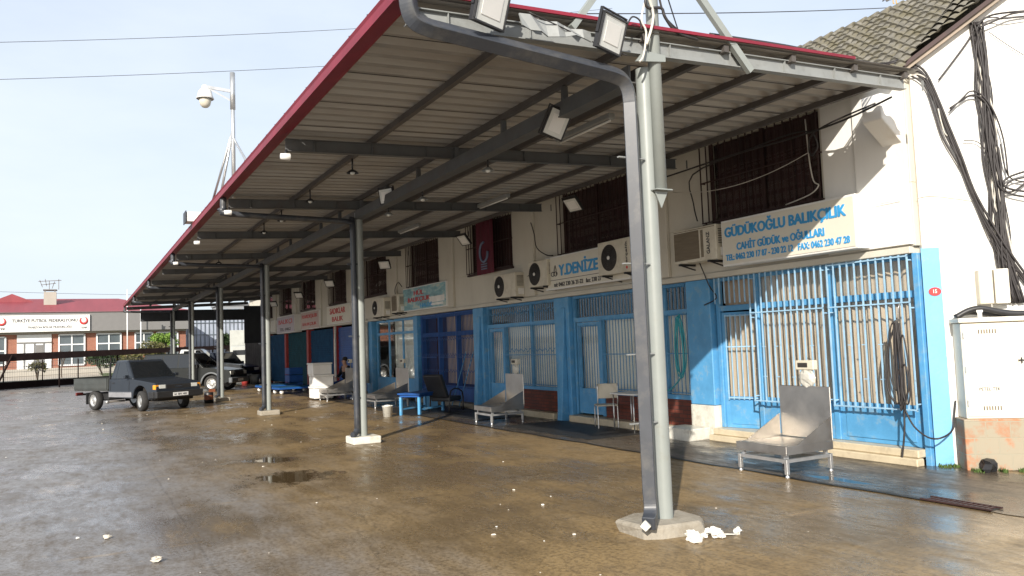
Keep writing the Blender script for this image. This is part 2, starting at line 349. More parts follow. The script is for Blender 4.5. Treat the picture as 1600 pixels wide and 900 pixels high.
def text(name, s, m, parent, o, w, h, right=(1, 0, 0), upv=(0, 0, 1), bold=.0, th=.006, align='L', shear=0.):
    """lettering: origin o is the lower left corner, scaled to the width w and height h"""
    c = bpy.data.curves.new(name, 'FONT'); c.body = s; c.size = 1; b_ = bold; c.extrude = .001; c.resolution_u = 3; c.shear = shear
    to = bpy.data.objects.new('tmp', c); COL.objects.link(to); bpy.context.view_layer.update()
    me = bpy.data.meshes.new_from_object(to.evaluated_get(bpy.context.evaluated_depsgraph_get())); bpy.data.objects.remove(to)
    xs = [v.co.x for v in me.vertices]; ys = [v.co.y for v in me.vertices]
    x0, x1, y0, y1 = min(xs), max(xs), min(ys), max(ys)
    if b_:      # thicken the strokes with slightly shifted layers
        import bmesh
        bm = bmesh.new(); bm.from_mesh(me); src = bm.verts[:] + bm.edges[:] + bm.faces[:]
        for q, (dx, dy) in enumerate(((b_, 0), (-b_, 0), (0, b_ * .6), (0, -b_ * .6))):
            d = bmesh.ops.duplicate(bm, geom=src); 
            for v in d['geom']:
                if isinstance(v, bmesh.types.BMVert): v.co.x += dx; v.co.y += dy; v.co.z += (.1 + .1 * q) if v.co.z > 0 else 0
        bm.to_mesh(me); bm.free()
    r = Vector(right); u = Vector(upv); nn = r.cross(u)
    sh = wsum(parent); o = Vector(o)
    for v in me.vertices:
        z = th * (1 + v.co.z * .6) if v.co.z > 0 else 0
        v.co = o + r * ((v.co.x - x0) / (x1 - x0) * w) + u * ((v.co.y - y0) / (y1 - y0) * h) + nn * z - sh
    me.materials.clear(); me.materials.append(M[m])
    for p in me.polygons: p.material_index = 0
    ob = bpy.data.objects.new(name, me); COL.objects.link(ob); ob.parent = parent
    return ob
# ================================================================== SETTING
M['ground'] = ground_mat('wet_yard_concrete', (.30, .205, .095), (.175, .120, .060), zone=True, puddles=((2.45, 11.0, .60, .55), (2.7, 12.9, .45, .35)), wet=.50)
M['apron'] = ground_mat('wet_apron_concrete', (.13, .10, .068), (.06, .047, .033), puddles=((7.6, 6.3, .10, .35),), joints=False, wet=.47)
g = MB(); n_ = 24
g.add([(-400, -60, 0), (400, -60, 0), (400, 700, 0), (-400, 700, 0)], [(0, 1, 2, 3)])
struct('ground', g, 'ground')
g = MB()   # the rougher strip of paving in front of the shops, with a broken edge
L_ = [(7.32 + random.uniform(-.05, .05), y * .35 + 3.2) for y in range(0, 125)]
g.add([(x, y, .006) for x, y in L_] + [(9.32, y, .006) for x, y in L_], [(i, i + 125, i + 126, i + 1) for i in range(124)])
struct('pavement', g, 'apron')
g = MB()
for i in range(80):
    y = 5.0 + i * .5; x = 7.30 + .03 * sin(i * 1.7); x2 = 7.30 + .03 * sin((i + 1) * 1.7)
    g.add([(x - .03, y, .010), (x + .03 + .015 * sin(i), y, .010), (x2 + .03 + .015 * sin(i + 1), y + .5, .010), (x2 - .03, y + .5, .010)], [(0, 1, 2, 3)])
struct('pavement_gutter', g, 'mat')
# ------------------------------------------------------------------ skew end wall frame
SA = rad(50); SC = Vector((9.2, 6.15, 0)); SN = Vector((-cos(SA), -sin(SA), 0)); SD = Vector((sin(SA), -cos(SA), 0))
def SK(t, z, off=0.): return SC + SD * t + SN * off + Vector((0, 0, z))
XW = 9.15
WIN = [(9.85, 7.54), (14.38, 11.94), (18.95, 16.6), (23.4, 21.05), (27.9, 25.5), (32.3, 30.1), (37.1, 34.7), (41.4, 39.1), (45.8, 43.5)]
B = thing('market_building', 'long white two storey market hall with bright blue shop fronts and barred upper windows', 'building', (XW, 26, 0))
w = MB(); YE = 50.
w.box(XW, 9.42, 6.2, YE, 2.72, 3.52)
w.box(XW, 9.42, 6.2, YE, 4.86, 5.0)
ys = [6.2] + [v for a, b in WIN for v in (b, a)] + [YE]
for i in range(0, len(ys), 2): w.box(XW, 9.42, ys[i], ys[i + 1], 3.52, 4.86)
for i in range(len(WIN)):        # slightly proud piers beside the windows
    if i: w.box(XW - .07, XW - .002, WIN[i][1] - 1.1, WIN[i][1] - .55, 2.74, 4.99)
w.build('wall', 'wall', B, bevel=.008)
w = MB(); w.box(XW - .06, XW - .002, 6.22, 6.95, 2.74, 4.98); w.box(XW - .012, XW - .002, 6.951, 7.50, 2.74, 4.90); w.build('wall_pier', 'wallend', B, bevel=.008)  # whiter than the main wall: the corner's sunlit brightness is put into the colour
w = MB(); w.box(9.10, 9.42, 6.25, YE, 2.63, 2.716); w.build('lintel', 'wall', B, bevel=.006)
w = MB(); w.box(9.9, 12.3, 6.9, YE, .0, .02); w.box(11.9, 12.2, 6.9, YE, .02, 4.9); w.box(9.43, 12.3, 7.2, YE, 4.88, 4.95); w.box(9.43, 11.9, 7.3, YE, 2.70, 2.76)
w.box(9.43, 12.2, 6.5, 6.6, .02, 4.9)
for y in (10.15, 14.5, 18.55, 22.95, 27.4, 31.8, 36.1, 40.5, 44.8): w.box(9.46, 11.9, y - .06, y + .06, .02, 4.86)
w.build('inner_wall', 'dark', B)
# end wall following the roof slope
RK = .9; RX0, RZ0, RXR = 9.0, 4.93, 10.62
def roofz(x): return RZ0 + RK * (min(x, RXR) - RX0) - RK * max(0, x - RXR)
w = MB(); ts = [0, .4, .8, 1.2, 1.6, (RXR - 9.2) / SD.x, 2.4, 3.2, 4.2]
vs = []; 
for t in ts:
    p = SK(t, 0); top = max(roofz(p.x) - .03, 3.9)
    vs += [tuple(p), (p.x, p.y, top), tuple(p - SN * .25), (p.x - SN.x * .25, p.y - SN.y * .25, top)]
fs = []
for i in range(len(ts) - 1):
    a = i * 4; b = a + 4
    fs += [(a, b, b + 1, a + 1), (a + 2, a + 3, b + 3, b + 2), (a + 1, b + 1, b + 3, a + 3)]
fs += [(0, 1, 3, 2)]
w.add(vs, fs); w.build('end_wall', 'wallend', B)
w = MB(); w.add([tuple(SK(-.02, 0, .012)), tuple(SK(.19, 0, .012)), tuple(SK(.19, 2.68, .012)), tuple(SK(-.02, 2.68, .012)), tuple(SK(-.02, 0, .001)), tuple(SK(.19, 0, .001)), tuple(SK(.19, 2.68, .001)), tuple(SK(-.02, 2.68, .001))],
    [(0, 1, 2, 3), (4, 7, 6, 5), (0, 4, 5, 1), (1, 5, 6, 2), (2, 6, 7, 3), (3, 7, 4, 0)]); w.build('painted_corner', 'bluepl', B)
w = MB()   # concrete corbel under the canopy beam
w.prism([(XW - .42, 4.62), (XW - .42, 4.30), (XW - .05, 4.02), (XW - .002, 4.02), (XW - .002, 4.62)], 'Y', 6.24, 6.52); w.build('corbel', 'wallend', B, bevel=.01)
# tiled roof: pan tiles in courses
w = MB(); pitch = .155; ns = 5
def slope_grid(y0, y1, sub, rows):
    cols = int((y1 - y0) / pitch * sub); vs = []; fs = []; rlen = RXR - RX0 + .12
    for r in range(rows):
        for e in (0, 1):
            u = (r + e * 1.04) / rows
            for c in range(cols + 1):
                y = y0 + (y1 - y0) * c / cols; x = RX0 - .12 + rlen * u
                bulge = abs(sin(pi * y / pitch)) * .035 + (.028 if e == 0 else 0.) + .008 * sin(y * 31 + r * 7)
                vs.append((x - bulge * .5, y, RZ0 + RK * (x - RX0) + .035 + bulge))
        a = (2 * r) * (cols + 1)
        for c in range(cols): fs.append((a + c, a + c + 1, a + cols + 2 + c, a + cols + 1 + c))
        if r:
            b = (2 * r - 1) * (cols + 1)
            for c in range(cols): fs.append((b + c, b + c + 1, a + c + 1, a + c))
    w.add(vs, fs)
slope_grid(6.05, 13, 6, 15); slope_grid(13, YE, 2, 9)
w.add([(RXR, 6.05, roofz(RXR) + .03), (RXR, YE, roofz(RXR) + .03), (RXR + 1.7, YE, roofz(RXR + 1.7)), (RXR + 1.7, 6.05, roofz(RXR + 1.7))], [(0, 1, 2, 3)])
# triangle of tiles following the skew verge
vs = []; fs = []; nn = 15; ysub = 24
for r in range(nn):
    for e in (0, 1):
        u = (r + e) / nn; x = RX0 - .12 + (RXR - RX0 + .12) * u
        t = (x - 9.2) / SD.x; yv = min(SK(t, 0, .14).y, 6.05)
        for c in range(ysub + 1):
            y = 6.05 + (yv - 6.05) * c / ysub; bulge = abs(sin(pi * y / pitch)) * .035 + (.028 if e == 0 else 0.)
            vs.append((x - bulge * .5, y, RZ0 + RK * (x - RX0) + .035 + bulge))
    a = 2 * r * (ysub + 1)
    for c in range(ysub): fs.append((a + c, a + c + 1, a + ysub + 2 + c, a + ysub + 1 + c))
w.add(vs, fs)
w.build('roof', 'tile', B)
w = MB()
for i in range(100):
    y = 5.0 + i * .21; w.tube([(RXR, y, roofz(RXR) + .03), (RXR, y + .20, roofz(RXR) + .015)], [.075, .058], 10)
w.build('ridge_cap', 'tile', B)
w = MB()
for zo, of, h, k in ((-.02, .15, .05, 'dark'), (-.075, .11, .07, 'verge')):
    pass
v0 = SK(-.35, 0, .13); v1 = SK((RXR - 9.2) / SD.x, 0, .13)
w.bar((v0.x, v0.y, roofz(v0.x) + .0), (v1.x, v1.y, roofz(v1.x) + .0), .05, .05); w.build('verge_board', 'rust', B)
w = MB(); v0 = SK(-.3, 0, .06); v1 = SK((RXR - 9.2) / SD.x, 0, .06)
w.bar((v0.x, v0.y, roofz(v0.x) - .07), (v1.x, v1.y, roofz(v1.x) - .07), .11, .09); w.build('verge_board', 'verge', B)
# pillars
PC = [10.18, 14.48, 18.55, 22.95, 27.4, 31.75, 36.1, 40.5, 44.8, 49.2]
for i, y in enumerate(PC):
    w = MB(); hw = .29; mtl = 'blue' if i < 5 else 'redpl'
    if i >= 5: hw = .16
    if i == 3: hw = .16
    w.box(XW - .03, 9.40, y - hw, y + hw, .55 if i == 0 else 0.0, 2.625)
    if i in (1, 2): w.add([(XW - .22, y - .16, 0), (XW - .22, y + .02, 0), (XW - .032, y + .02, 0), (XW - .032, y - .16, 0), (XW - .05, y - .16, 2.4), (XW - .05, y + .02, 2.4), (XW - .032, y + .02, 2.4), (XW - .032, y - .16, 2.4)], [(0, 3, 2, 1), (4, 5, 6, 7), (0, 1, 5, 4), (1, 2, 6, 5), (2, 3, 7, 6), (3, 0, 4, 7)])
    w.build('pillar', mtl, B, bevel=.012)
    if i == 0:
        w = MB(); w.box(XW - .04, 9.40, y - .29, y + .29, 0, .546); w.build('pillar_base', 'plinthw', B, bevel=.01)
w = MB(); w.box(9.42, 9.45, 6.0, 6.4, 0, 2.7); 
w = MB(); w.box(XW - .0, 9.42, 6.19, 6.27, 0.0, 2.628); w.build('pillar', 'blue', B, bevel=.006)
def wavy(mb, X, y0, y1, z0, z1, amp=.02, per=.09):
    k = max(4, int((y1 - y0) / per * 6)); vs = []
    for i in range(k + 1):
        y = y0 + (y1 - y0) * i / k; x = X + amp * sin(2 * pi * y / per + 1.3 * sin(y * 5)) * (1 + .4 * sin(y * 3.1))
        vs += [(x, y, z0), (x + .006 * sin(y * 9), y, z1)]
    mb.add(vs, [(2 * i, 2 * i + 2, 2 * i + 3, 2 * i + 1) for i in range(k)], True)
def bars(mb, X, y0, y1, z0, z1, step, r=.007, rails=()):
    k = max(1, round((y1 - y0) / step))
    for i in range(k + 1):
        y = y0 + (y1 - y0) * i / k; mb.box(X - r, X + r, y - r, y + r, z0, z1)
    for z in rails: mb.box(X - r * 1.15 - .004, X + r * 1.15 - .004, y0 - r, y1 + r, z - .009, z + .009)
def zigzag(mb, X, y0, y1, z, h=.08, step=.11):
    k = int((y1 - y0) / step)
    for i in range(k):
        a = y0 + i * step; mb.bar((X, a, z - (h if i % 2 else 0)), (X, a + step, z - (0 if i % 2 else h)), .006, .014)
def sash(parent, y0, y1, z0, z1, fm, X=9.26, fw=.05, muls=(), trans=(), dep=.06):
    f = MB(); f.box(X, X + dep, y0, y0 + fw, z0, z1); f.box(X, X + dep, y1 - fw, y1, z0, z1); f.box(X, X + dep, y0 + fw, y1 - fw, z0, z0 + fw); f.box(X, X + dep, y0 + fw, y1 - fw, z1 - fw, z1)
    for m_ in muls: f.box(X + .002, X + dep - .002, m_ - fw / 2, m_ + fw / 2, z0 + fw, z1 - fw)
    for t_ in trans: f.box(X + .004, X + dep - .004, y0 + fw, y1 - fw, t_ - fw / 2, t_ + fw / 2)
    return f.build('window_frame', fm, parent, bevel=.004)
def pane(parent, y0, y1, z0, z1, X=9.29):
    f = MB(); f.box(X, X + .004, y0, y1, z0, z1); return f.build('glass_pane', 'glass', parent)
# bay 1 : the lit end shop
def shop(y0, y1): return tag(thing('shop_front', None, None, (9.2, (y0 + y1) / 2, 0)))
def bay(name='shop_front'):
    o = bpy.data.objects.new(name, None); COL.objects.link(o); o.parent = B; return o
sf = bay(); sf['label'] = 'sunlit blue shop front with pale bars over beige curtains'
f = MB()   # mullions and transoms
for y in (8.93, 7.55): f.box(9.22, 9.32, y, y + .09, .20, 2.63)
f.box(9.22, 9.31, 9.78, 9.86, .2, 2.63)
f.box(9.23, 9.30, 6.28, 9.78, 2.08, 2.17); f.box(9.235, 9.305, 6.28, 9.78, 2.57, 2.628)
f.box(9.235, 9.305, 6.28, 6.34, .2, 2.08); f.build('window_frame', 'blue', sf, bevel=.006)
f = MB(); f.box(9.24, 9.30, 6.34, 7.55, .20, .72); f.box(9.24, 9.30, 7.64, 8.93, .20, .72)
f.box(9.225, 9.238, 7.75, 8.8, .26, .66); f.box(9.225, 9.238, 6.42, 7.45, .26, .66); f.build('lower_panel', 'blue', sf, bevel=.004)
f = MB(); f.box(9.27, 9.274, 6.3, 8.93, .72, 2.62); f.build('glass_pane', 'glass', sf)
f = MB(); wavy(f, 9.38, 6.3, 9.05, .5, 2.08); wavy(f, 9.38, 6.3, 9.8, 2.12, 2.62, .012, .12); f.build('curtain', 'curt', sf)
f = MB(); bars(f, 9.10, 7.62, 8.98, .66, 2.62, .113, .0085, (.68, 2.02)); bars(f, 9.10, 6.30, 7.52, .66, 2.62, .111, .0085, (.68, 2.02, 2.60))
for y in (6.3, 7.52, 7.62, 8.98):
    for z in (.75, 1.95, 2.55): f.box(9.10, 9.23, y - .008, y + .008, z - .008, z + .008)
for z in (1.05, 1.5):
    for y in (6.75, 7.0, 7.22, 7.85, 8.2, 8.5, 8.75): f.box(9.095, 9.11, y - .03, y + .03, z - .006, z + .006)
bars(f, 9.10, 9.08, 9.74, 2.2, 2.62, .11, .0085, ()); f.build('window_bars', 'grille', sf)
f = MB(); f.box(9.02, 9.40, 6.27, 9.86, .10, .198); f.box(8.96, 9.10, 6.25, 9.9, 0.0, .098); f.build('door_step', 'marble', sf, bevel=.012)
# door, ajar
dr = bpy.data.objects.new('door', None); COL.objects.link(dr); dr.parent = B; dr.location = Vector((9.25, 9.77, .2)) - B.location
def dbuild(mb, nm, mt, bv=0):
    o = mb.build(nm, mt, None, base=(0, 0, 0), bevel=bv); o.parent = dr; o.location = (0, 0, 0); return o
f = MB(); f.box(0, .05, -.06, 0, 0, 1.86); f.box(0, .05, -.70, -.64, 0, 1.86); f.box(0, .05, -.64, -.06, 1.80, 1.86); f.box(0, .05, -.64, -.06, 0, .50); f.box(-.012, -.001, -.60, -.10, .06, .44)
dbuild(f, 'door_leaf', 'blue', .004)
f = MB(); wavy(f, .10, -.66, -.04, .45, 1.84); dbuild(f, 'curtain', 'curt')
f = MB(); bars(f, -.03, -.62, -.08, .45, 1.82, .09, .0075, (.48, 1.3, 1.80)); dbuild(f, 'door_bars', 'grille')
f = MB(); f.box(.02, .024, -.64, -.06, .5, 1.8); dbuild(f, 'glass_pane', 'glass')
f = MB(); f.tube([(-.02, -.67, .95), (-.06, -.67, .95), (-.06, -.60, .95)], .008, 8); dbuild(f, 'door_handle', 'steelleg')
dr.rotation_euler = (0, 0, rad(16)); 
# generic bays
def bay_windows(y0, y1, door, muls, curt, base, tz=2.12, darktop=True, lab=None, barstep=.10, barm='grille2', zz=False):
    s = bay()
    if lab: s['label'] = lab
    da, db = door
    f = MB()
    f.box(9.22, 9.31, y0, y0 + .07, .16, 2.628); f.box(9.22, 9.31, y1 - .07, y1, .16, 2.628); f.box(9.225, 9.305, y0 + .07, y1 - .07, 2.56, 2.628); f.box(9.225, 9.305, y0 + .07, y1 - .07, tz - .05, tz + .05)
    f.box(9.215, 9.30, da - .10, da - .01, .16, tz - .05)
    for m_ in muls: f.box(9.23, 9.30, m_ - .04, m_ + .04, .66, 2.56)
    f.box(9.215, 9.30, y0 + .07, da - .10, .60, .68); f.build('window_frame', 'blue', s, bevel=.005)
    f = MB(); f.box(9.235, 9.295, da, db, .18, .70); f.box(9.235, 9.295, da, da + .09, .70, tz - .06); f.box(9.235, 9.295, db - .09, db, .70, tz - .06); f.box(9.235, 9.295, da + .09, db - .09, tz - .15, tz - .06)
    f.box(9.22, 9.233, da + .10, db - .10, .26, .60); d = f.build('door', 'blue', s, bevel=.004)
    f = MB(); f.box(9.24, 9.36, y0 + .02, da - .10, .14, .60); f.build('brick_base', base, s)
    f = MB(); f.box(9.02, 9.42, y0, y1, 0, .138); f.build('door_step', 'marble', s, bevel=.01)
    f = MB(); wavy(f, 9.40, y0 + .05, y1 - .05, .4, tz, .016, .10); f.build('curtain', curt, s)
    f = MB(); f.box(9.265, 9.269, y0 + .06, y1 - .06, .68, 2.57); f.build('glass_pane', 'glass', s)
    f = MB(); bars(f, 9.19, y0 + .08, y1 - .08, tz + .06, 2.6, .10, .006, (2.58,)); bars(f, 9.20, y0 + .08, da - .1, .7, tz - .02, barstep, .006, (.72, 1.4)); bars(f, 9.20, da + .1, db - .1, .72, tz - .12, .09, .006, ())
    if zz: zigzag(f, 9.19, y0 + .1, da - .1, 1.55); zigzag(f, 9.19, y0 + .1, y1 - .1, 2.45)
    f.build('window_bars', barm, s); return s
bay_windows(10.49, 14.17, (13.22, 14.06), (12.0, 11.2), 'curtw', 'brick', lab='blue shop front with a dark barred transom and pale curtains')
bay_windows(14.79, 18.24, (17.35, 18.12), (16.0,), 'curtw', 'brick', lab='blue shop front with decorated bars over red brick', zz=True)
# bay 4: dark blue folding grille
s = bay(); s['label'] = 'dark blue shop front closed by folding lattice gates'
f = MB(); f.box(9.5, 9.56, 18.85, 22.78, .14, 2.63); f.build('inner_panel', 'curtd', s)
f = MB(); wavy(f, 9.46, 18.9, 21.3, .6, 2.6, .02, .12); f.build('curtain', 'curt', s)
f = MB()
for y in (18.86, 20.1, 21.35, 22.66): f.box(9.24, 9.36, y, y + .12, .14, 2.628)
for z in (.14, 1.95, 2.5): f.box(9.25, 9.35, 18.98, 22.66, z, z + (.4 if z < 1 else .12))
f.build('window_frame', 'dblue', s, bevel=.005)
f = MB()
for a, b in ((18.98, 20.1), (20.22, 21.35), (21.5, 22.6)): bars(f, 9.20, a, b, .5, 2.6, .085, .006, (.55, 1.35, 2.58))
for z in (1.0, 1.45, 1.9): zigzag(f, 9.19, 18.98, 22.6, z, .07, .085)
f.build('folding_gate', 'dblue', s)
f = MB(); f.box(9.02, 9.42, 18.8, 22.8, 0, .138); f.build('door_step', 'conc', s, bevel=.01)
# bay 5
s = bay(); s['label'] = 'light blue framed shop windows with tall reflecting panes'
sash(s, 23.13, 26.95, .6, 2.62, 'blue', muls=(24.4, 25.7), trans=(2.15,), fw=.08)
f = MB(); f.box(9.255, 9.32, 23.13, 26.95, .12, .598); f.build('lower_panel', 'blue', s, bevel=.005)
f = MB(); f.box(9.28, 9.284, 23.2, 26.9, .66, 2.56); f.build('glass_pane', 'glass', s)
f = MB(); wavy(f, 9.5, 23.2, 25.7, .5, 2.6, .02, .2); f.build('curtain', 'curtw', s)
# bays 6-9 roller shutters
for i, (y0, y1, mt) in enumerate(((27.6, 31.55, 'dblue'), (31.95, 35.9, 'navy'), (36.3, 40.3, 'teal'), (40.7, 44.6, 'navy'), (45.0, 49.0, 'navy'))):
    f = MB(); k = int(2.5 / .09); 
    for j in range(k): f.box(9.24 - (.012 if j % 2 else 0), 9.30, y0, y1, .12 + j * .09, .12 + (j + 1) * .09 - .004)
    o = f.build('roller_shutter', mt, B)
f = MB(); f.tube([(9.06, 27.45, 2.6), (9.06, 27.45, .45)], .055, 10); f.tube([(9.06, 27.45, 2.6), (9.12, 27.45, 2.68)], .055, 10); f.build('rain_pipe', 'plinthw', B)
f = MB(); f.tube([(9.0, 31.2, 2.6), (8.98, 31.2, 1.8), (8.98, 31.2, .1)], .05, 10); f.build('rain_pipe', 'plinthw', B)
# upper windows
for i, (ya, yb) in enumerate(WIN):
    wd = bpy.data.objects.new('window', None); COL.objects.link(wd); wd.parent = B
    f = MB(); fw = .05
    f.box(9.24, 9.29, yb, yb + fw, 3.52, 4.86); f.box(9.24, 9.29, ya - fw, ya, 3.52, 4.86); f.box(9.24, 9.29, yb + fw, ya - fw, 3.52, 3.57); f.box(9.24, 9.29, (ya + yb) / 2 - .03, (ya + yb) / 2 + .03, 3.57, 4.86)
    f.build('window_frame', 'rust', wd)
    f = MB(); wavy(f, 9.34, yb, ya, 3.53, 4.86, .025, .16); f.build('curtain', 'curtd', wd)
    f = MB(); f.box(9.262, 9.266, yb + fw, ya - fw, 3.57, 4.86); f.build('glass_pane', 'glass', wd)
    f = MB(); bars(f, 9.06, yb - .03, ya + .03, 3.53, 4.9, .145, .008, (3.54, 4.2, 4.88))
    for y in (yb - .03, ya + .03):
        for z in (3.54, 4.2): f.box(9.06, 9.149, y - .008, y + .008, z - .008, z + .008)
    f.build('window_bars', 'rust', wd)
    f = MB(); f.box(9.08, 9.149, yb - .06, ya + .06, 3.47, 3.518); f.build('window_sill', 'rust', wd)
# ------------------------------------------------------------------ canopy
CB = [5.6, 9.67, 13.85, 17.8, 21.95, 25.9, 29.85, 33.9, 38.0, 42.0, 46.0]
CC = [5.66, 13.95, 22.05, 29.95, 38.1, 46.1]
def zb(x): return 4.12 + .038 * (x - 2.1)
C = thing('canopy', 'long lean-to steel canopy roof with a crimson gutter on grey tubular columns', 'canopy', (4.5, 26, 0))
f = MB(); y = 5.50; prof = []
while y < 46.25:
    prof += [(y, 0), (y + .085, 0), (y + .125, .06), (y + .21, .06)]; y += .25
prof.append((y, 0)); xa, xb = 2.06, 8.42
xa = 2.20
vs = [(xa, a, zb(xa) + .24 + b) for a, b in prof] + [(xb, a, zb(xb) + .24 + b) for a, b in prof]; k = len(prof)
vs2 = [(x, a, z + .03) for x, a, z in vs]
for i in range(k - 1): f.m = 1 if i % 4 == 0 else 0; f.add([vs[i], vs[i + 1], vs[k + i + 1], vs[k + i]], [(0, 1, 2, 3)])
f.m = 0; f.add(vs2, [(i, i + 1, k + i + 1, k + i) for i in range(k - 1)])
f.build('roof_sheet', ['sheet', 'sheet_shade'], C, fix=False)
f = MB()
for j in range(41):
    y = 6.3 + j; f.add([(xa, y, zb(xa) + .238), (xa, y + .016, zb(xa) + .238), (xb, y + .016, zb(xb) + .238), (xb, y, zb(xb) + .238)], [(0, 1, 2, 3)])
f.build('sheet_seam', 'dark', C)
f = MB()   # gutter with rounded crimson fascia
f.prism([(2.07, 4.284), (2.25, 4.35), (2.27, 4.35), (2.27, 4.362), (2.085, 4.30), (2.085, 4.37), (2.055, 4.385), (2.067, 4.36), (2.067, 4.33)], 'Y', 5.45, 46.3)
f.prism([(2.06, 4.387), (2.20, 4.39), (2.20, 4.398), (2.06, 4.395)], 'Y', 5.45, 46.3)
o = f.build('gutter', 'fascia', C)
f = MB()
for j in range(82): yy = 5.6 + j * .5; f.tube([(2.09, yy, 4.39), (2.09, yy, 4.43)], .012, 6)
f.build('roof_screw', 'black', C)
f = MB(); f.bar((2.1, 5.49, zb(2.0) + .285), (7.3, 5.49, zb(7.3) + .285), .02, .03); f.build('edge_trim', 'fascia', C)
f = MB(); vs = [(8.30, 6.7, zb(8.3) + .295), (8.30, 46.2, zb(8.3) + .295), (9.13, 46.2, 4.83), (9.13, 6.7, 4.83)]; f.add(vs + [(a, b, c + .006) for a, b, c in vs], [(0, 3, 2, 1), (4, 5, 6, 7), (0, 1, 5, 4), (1, 2, 6, 5), (2, 3, 7, 6), (3, 0, 4, 7)]); f.build('sun_block_plate', 'beam', C)  # added plate over the gap at the wall, keeps sun off the upper windows
for x in (3.35, 4.5, 5.48, 6.4, 7.35, 8.2):
    f = MB(); f.box(x - .03, x + .03, 5.52, 46.2, zb(x) + .165, zb(x) + .235); f.build('purlin', 'purlin', C)
for i, y in enumerate(CB):
    f = MB(); x0, x1 = 2.22, (8.35 if i else 8.25); up_ = .05 if i == 0 else 0; d = .165 if i else .15
    f.add([(x0, y - .008, zb(x0) + up_), (x1, y - .008, zb(x1) + up_), (x1, y - .008, zb(x1) + up_ + d - .01), (x0, y - .008, zb(x0) + up_ + d - .01),
           (x0, y + .008, zb(x0) + up_), (x1, y + .008, zb(x1) + up_), (x1, y + .008, zb(x1) + up_ + d - .01), (x0, y + .008, zb(x0) + up_ + d - .01)],
          [(0, 1, 2, 3), (4, 7, 6, 5), (0, 4, 5, 1), (1, 5, 6, 2), (2, 6, 7, 3), (3, 7, 4, 0)])
    for zz in (0.004, d - .014): f.bar((x0, y, zb(x0) + up_ + zz), (x1, y, zb(x1) + up_ + zz), .08, .009)
    for q in range(9): xx = x0 + .35 + q * .75; f.box(xx - .004, xx + .004, y - .035, y - .009, zb(xx) + up_ + .012, zb(xx) + up_ + d - .02)
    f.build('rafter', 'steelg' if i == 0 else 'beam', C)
f = MB(); f.box(4.43, 4.45, 5.7, 46, 4.05, 4.20); f.box(4.55, 4.57, 5.7, 46, 4.05, 4.20); f.box(4.42, 4.58, 5.7, 46, 4.035, 4.048); f.build('girder', 'beam', C)
for q in range(29): f = MB(); yy = 6.9 + q * 1.37; f.box(4.47, 4.53, yy - .025, yy + .025, 4.202, 4.37); f.build('girder_strut', 'beam', C)
for i, y in enumerate(CC):
    cx = 4.565 if i == 0 else 4.50
    f = MB(); f.lathe([(.073, .09), (.073, 4.16)], (cx, y, 0), n=24)
    f.build('column', 'col', C)
    f = MB()
    if i == 0:
        pts = [(4.17, 5.88), (4.20, 5.50), (4.34, 5.42), (4.72, 5.36), (4.86, 5.50), (4.88, 5.85), (4.45, 6.0)]
        n7 = len(pts); vs = [(a + .03 * cos(i2 * 2), b - .02, 0) for i2, (a, b) in enumerate(pts)] + [(a, b, .085 + .012 * sin(i2 * 3.)) for i2, (a, b) in enumerate(pts)] + [(4.54 + (a - 4.54) * .92, 5.68 + (b - 5.68) * .92, .105) for a, b in pts]
        fs = [list(range(2 * n7, 3 * n7))] + [(r * n7 + q, r * n7 + (q + 1) % n7, (r + 1) * n7 + (q + 1) % n7, (r + 1) * n7 + q) for r in (0, 1) for q in range(n7)]
        f.add(vs, fs); f.build('plinth', 'conc', C, bevel=.012, seg=2)
    else:
        f.box(cx - .26, cx + .25, y - .24, y + .24, 0, .13); f.build('plinth', 'plinthw' if i == 1 else 'conc', C, bevel=.02, seg=2)
# rain pipes from the gutter to the columns
def square_path(f, pts, s):
    for a, b in zip(pts[:-1], pts[1:]): f.bar(a, b, s, s)
f = MB()
pth = smooth_path([(2.18, 5.40, 4.38), (2.18, 5.40, 4.26), (2.23, 5.41, 4.15), (2.36, 5.41, 4.11)], 5) + smooth_path([(4.10, 5.42, 3.985), (4.24, 5.43, 3.955), (4.31, 5.44, 3.87), (4.33, 5.445, 3.75)], 5) + smooth_path([(4.36, 5.47, .40), (4.36, 5.46, .26), (4.32, 5.42, .18), (4.25, 5.36, .15)], 5)
pth = [Vector((p[0] - (.08 if p[0] > 4.05 else 0), p[1] + .03, p[2])) for p in pth]; f.tube(pth, .078, 4, cap=True); 
for p in f.sm: pass
f.sm = [False] * len(f.sm)
f.build('rain_pipe', 'down', C, bevel=.006)
for z in (3.3, 2.35, 1.55, .95): f = MB(); f.box(4.20, 4.49, 5.60, 5.63, z, z + .012); f.build('pipe_bracket', 'steelg', C)
f = MB(); f.tube([(4.135, 5.385, .150), (4.113, 5.36, .143)], .045, 4); f.build('pipe_lining', 'plinthw', C)
for y in CC[1:]:
    f = MB(); r = .052
    f.tube(smooth_path([(2.14, y - .1, 4.30), (2.14, y - .1, 4.12), (2.25, y - .1, 4.03), (4.2, y - .06, 3.99), (4.33, y - .05, 3.94), (4.37, y - .05, 3.8), (4.37, y - .05, .5), (4.37, y - .05, .27), (4.32, y - .1, .19), (4.25, y - .14, .17)], 4), r, 12)
    for z in (3.2, 1.9, .8): f.box(4.25, 4.44, y - .07, y - .05, z, z + .03)
    f.build('rain_pipe', 'down', C)
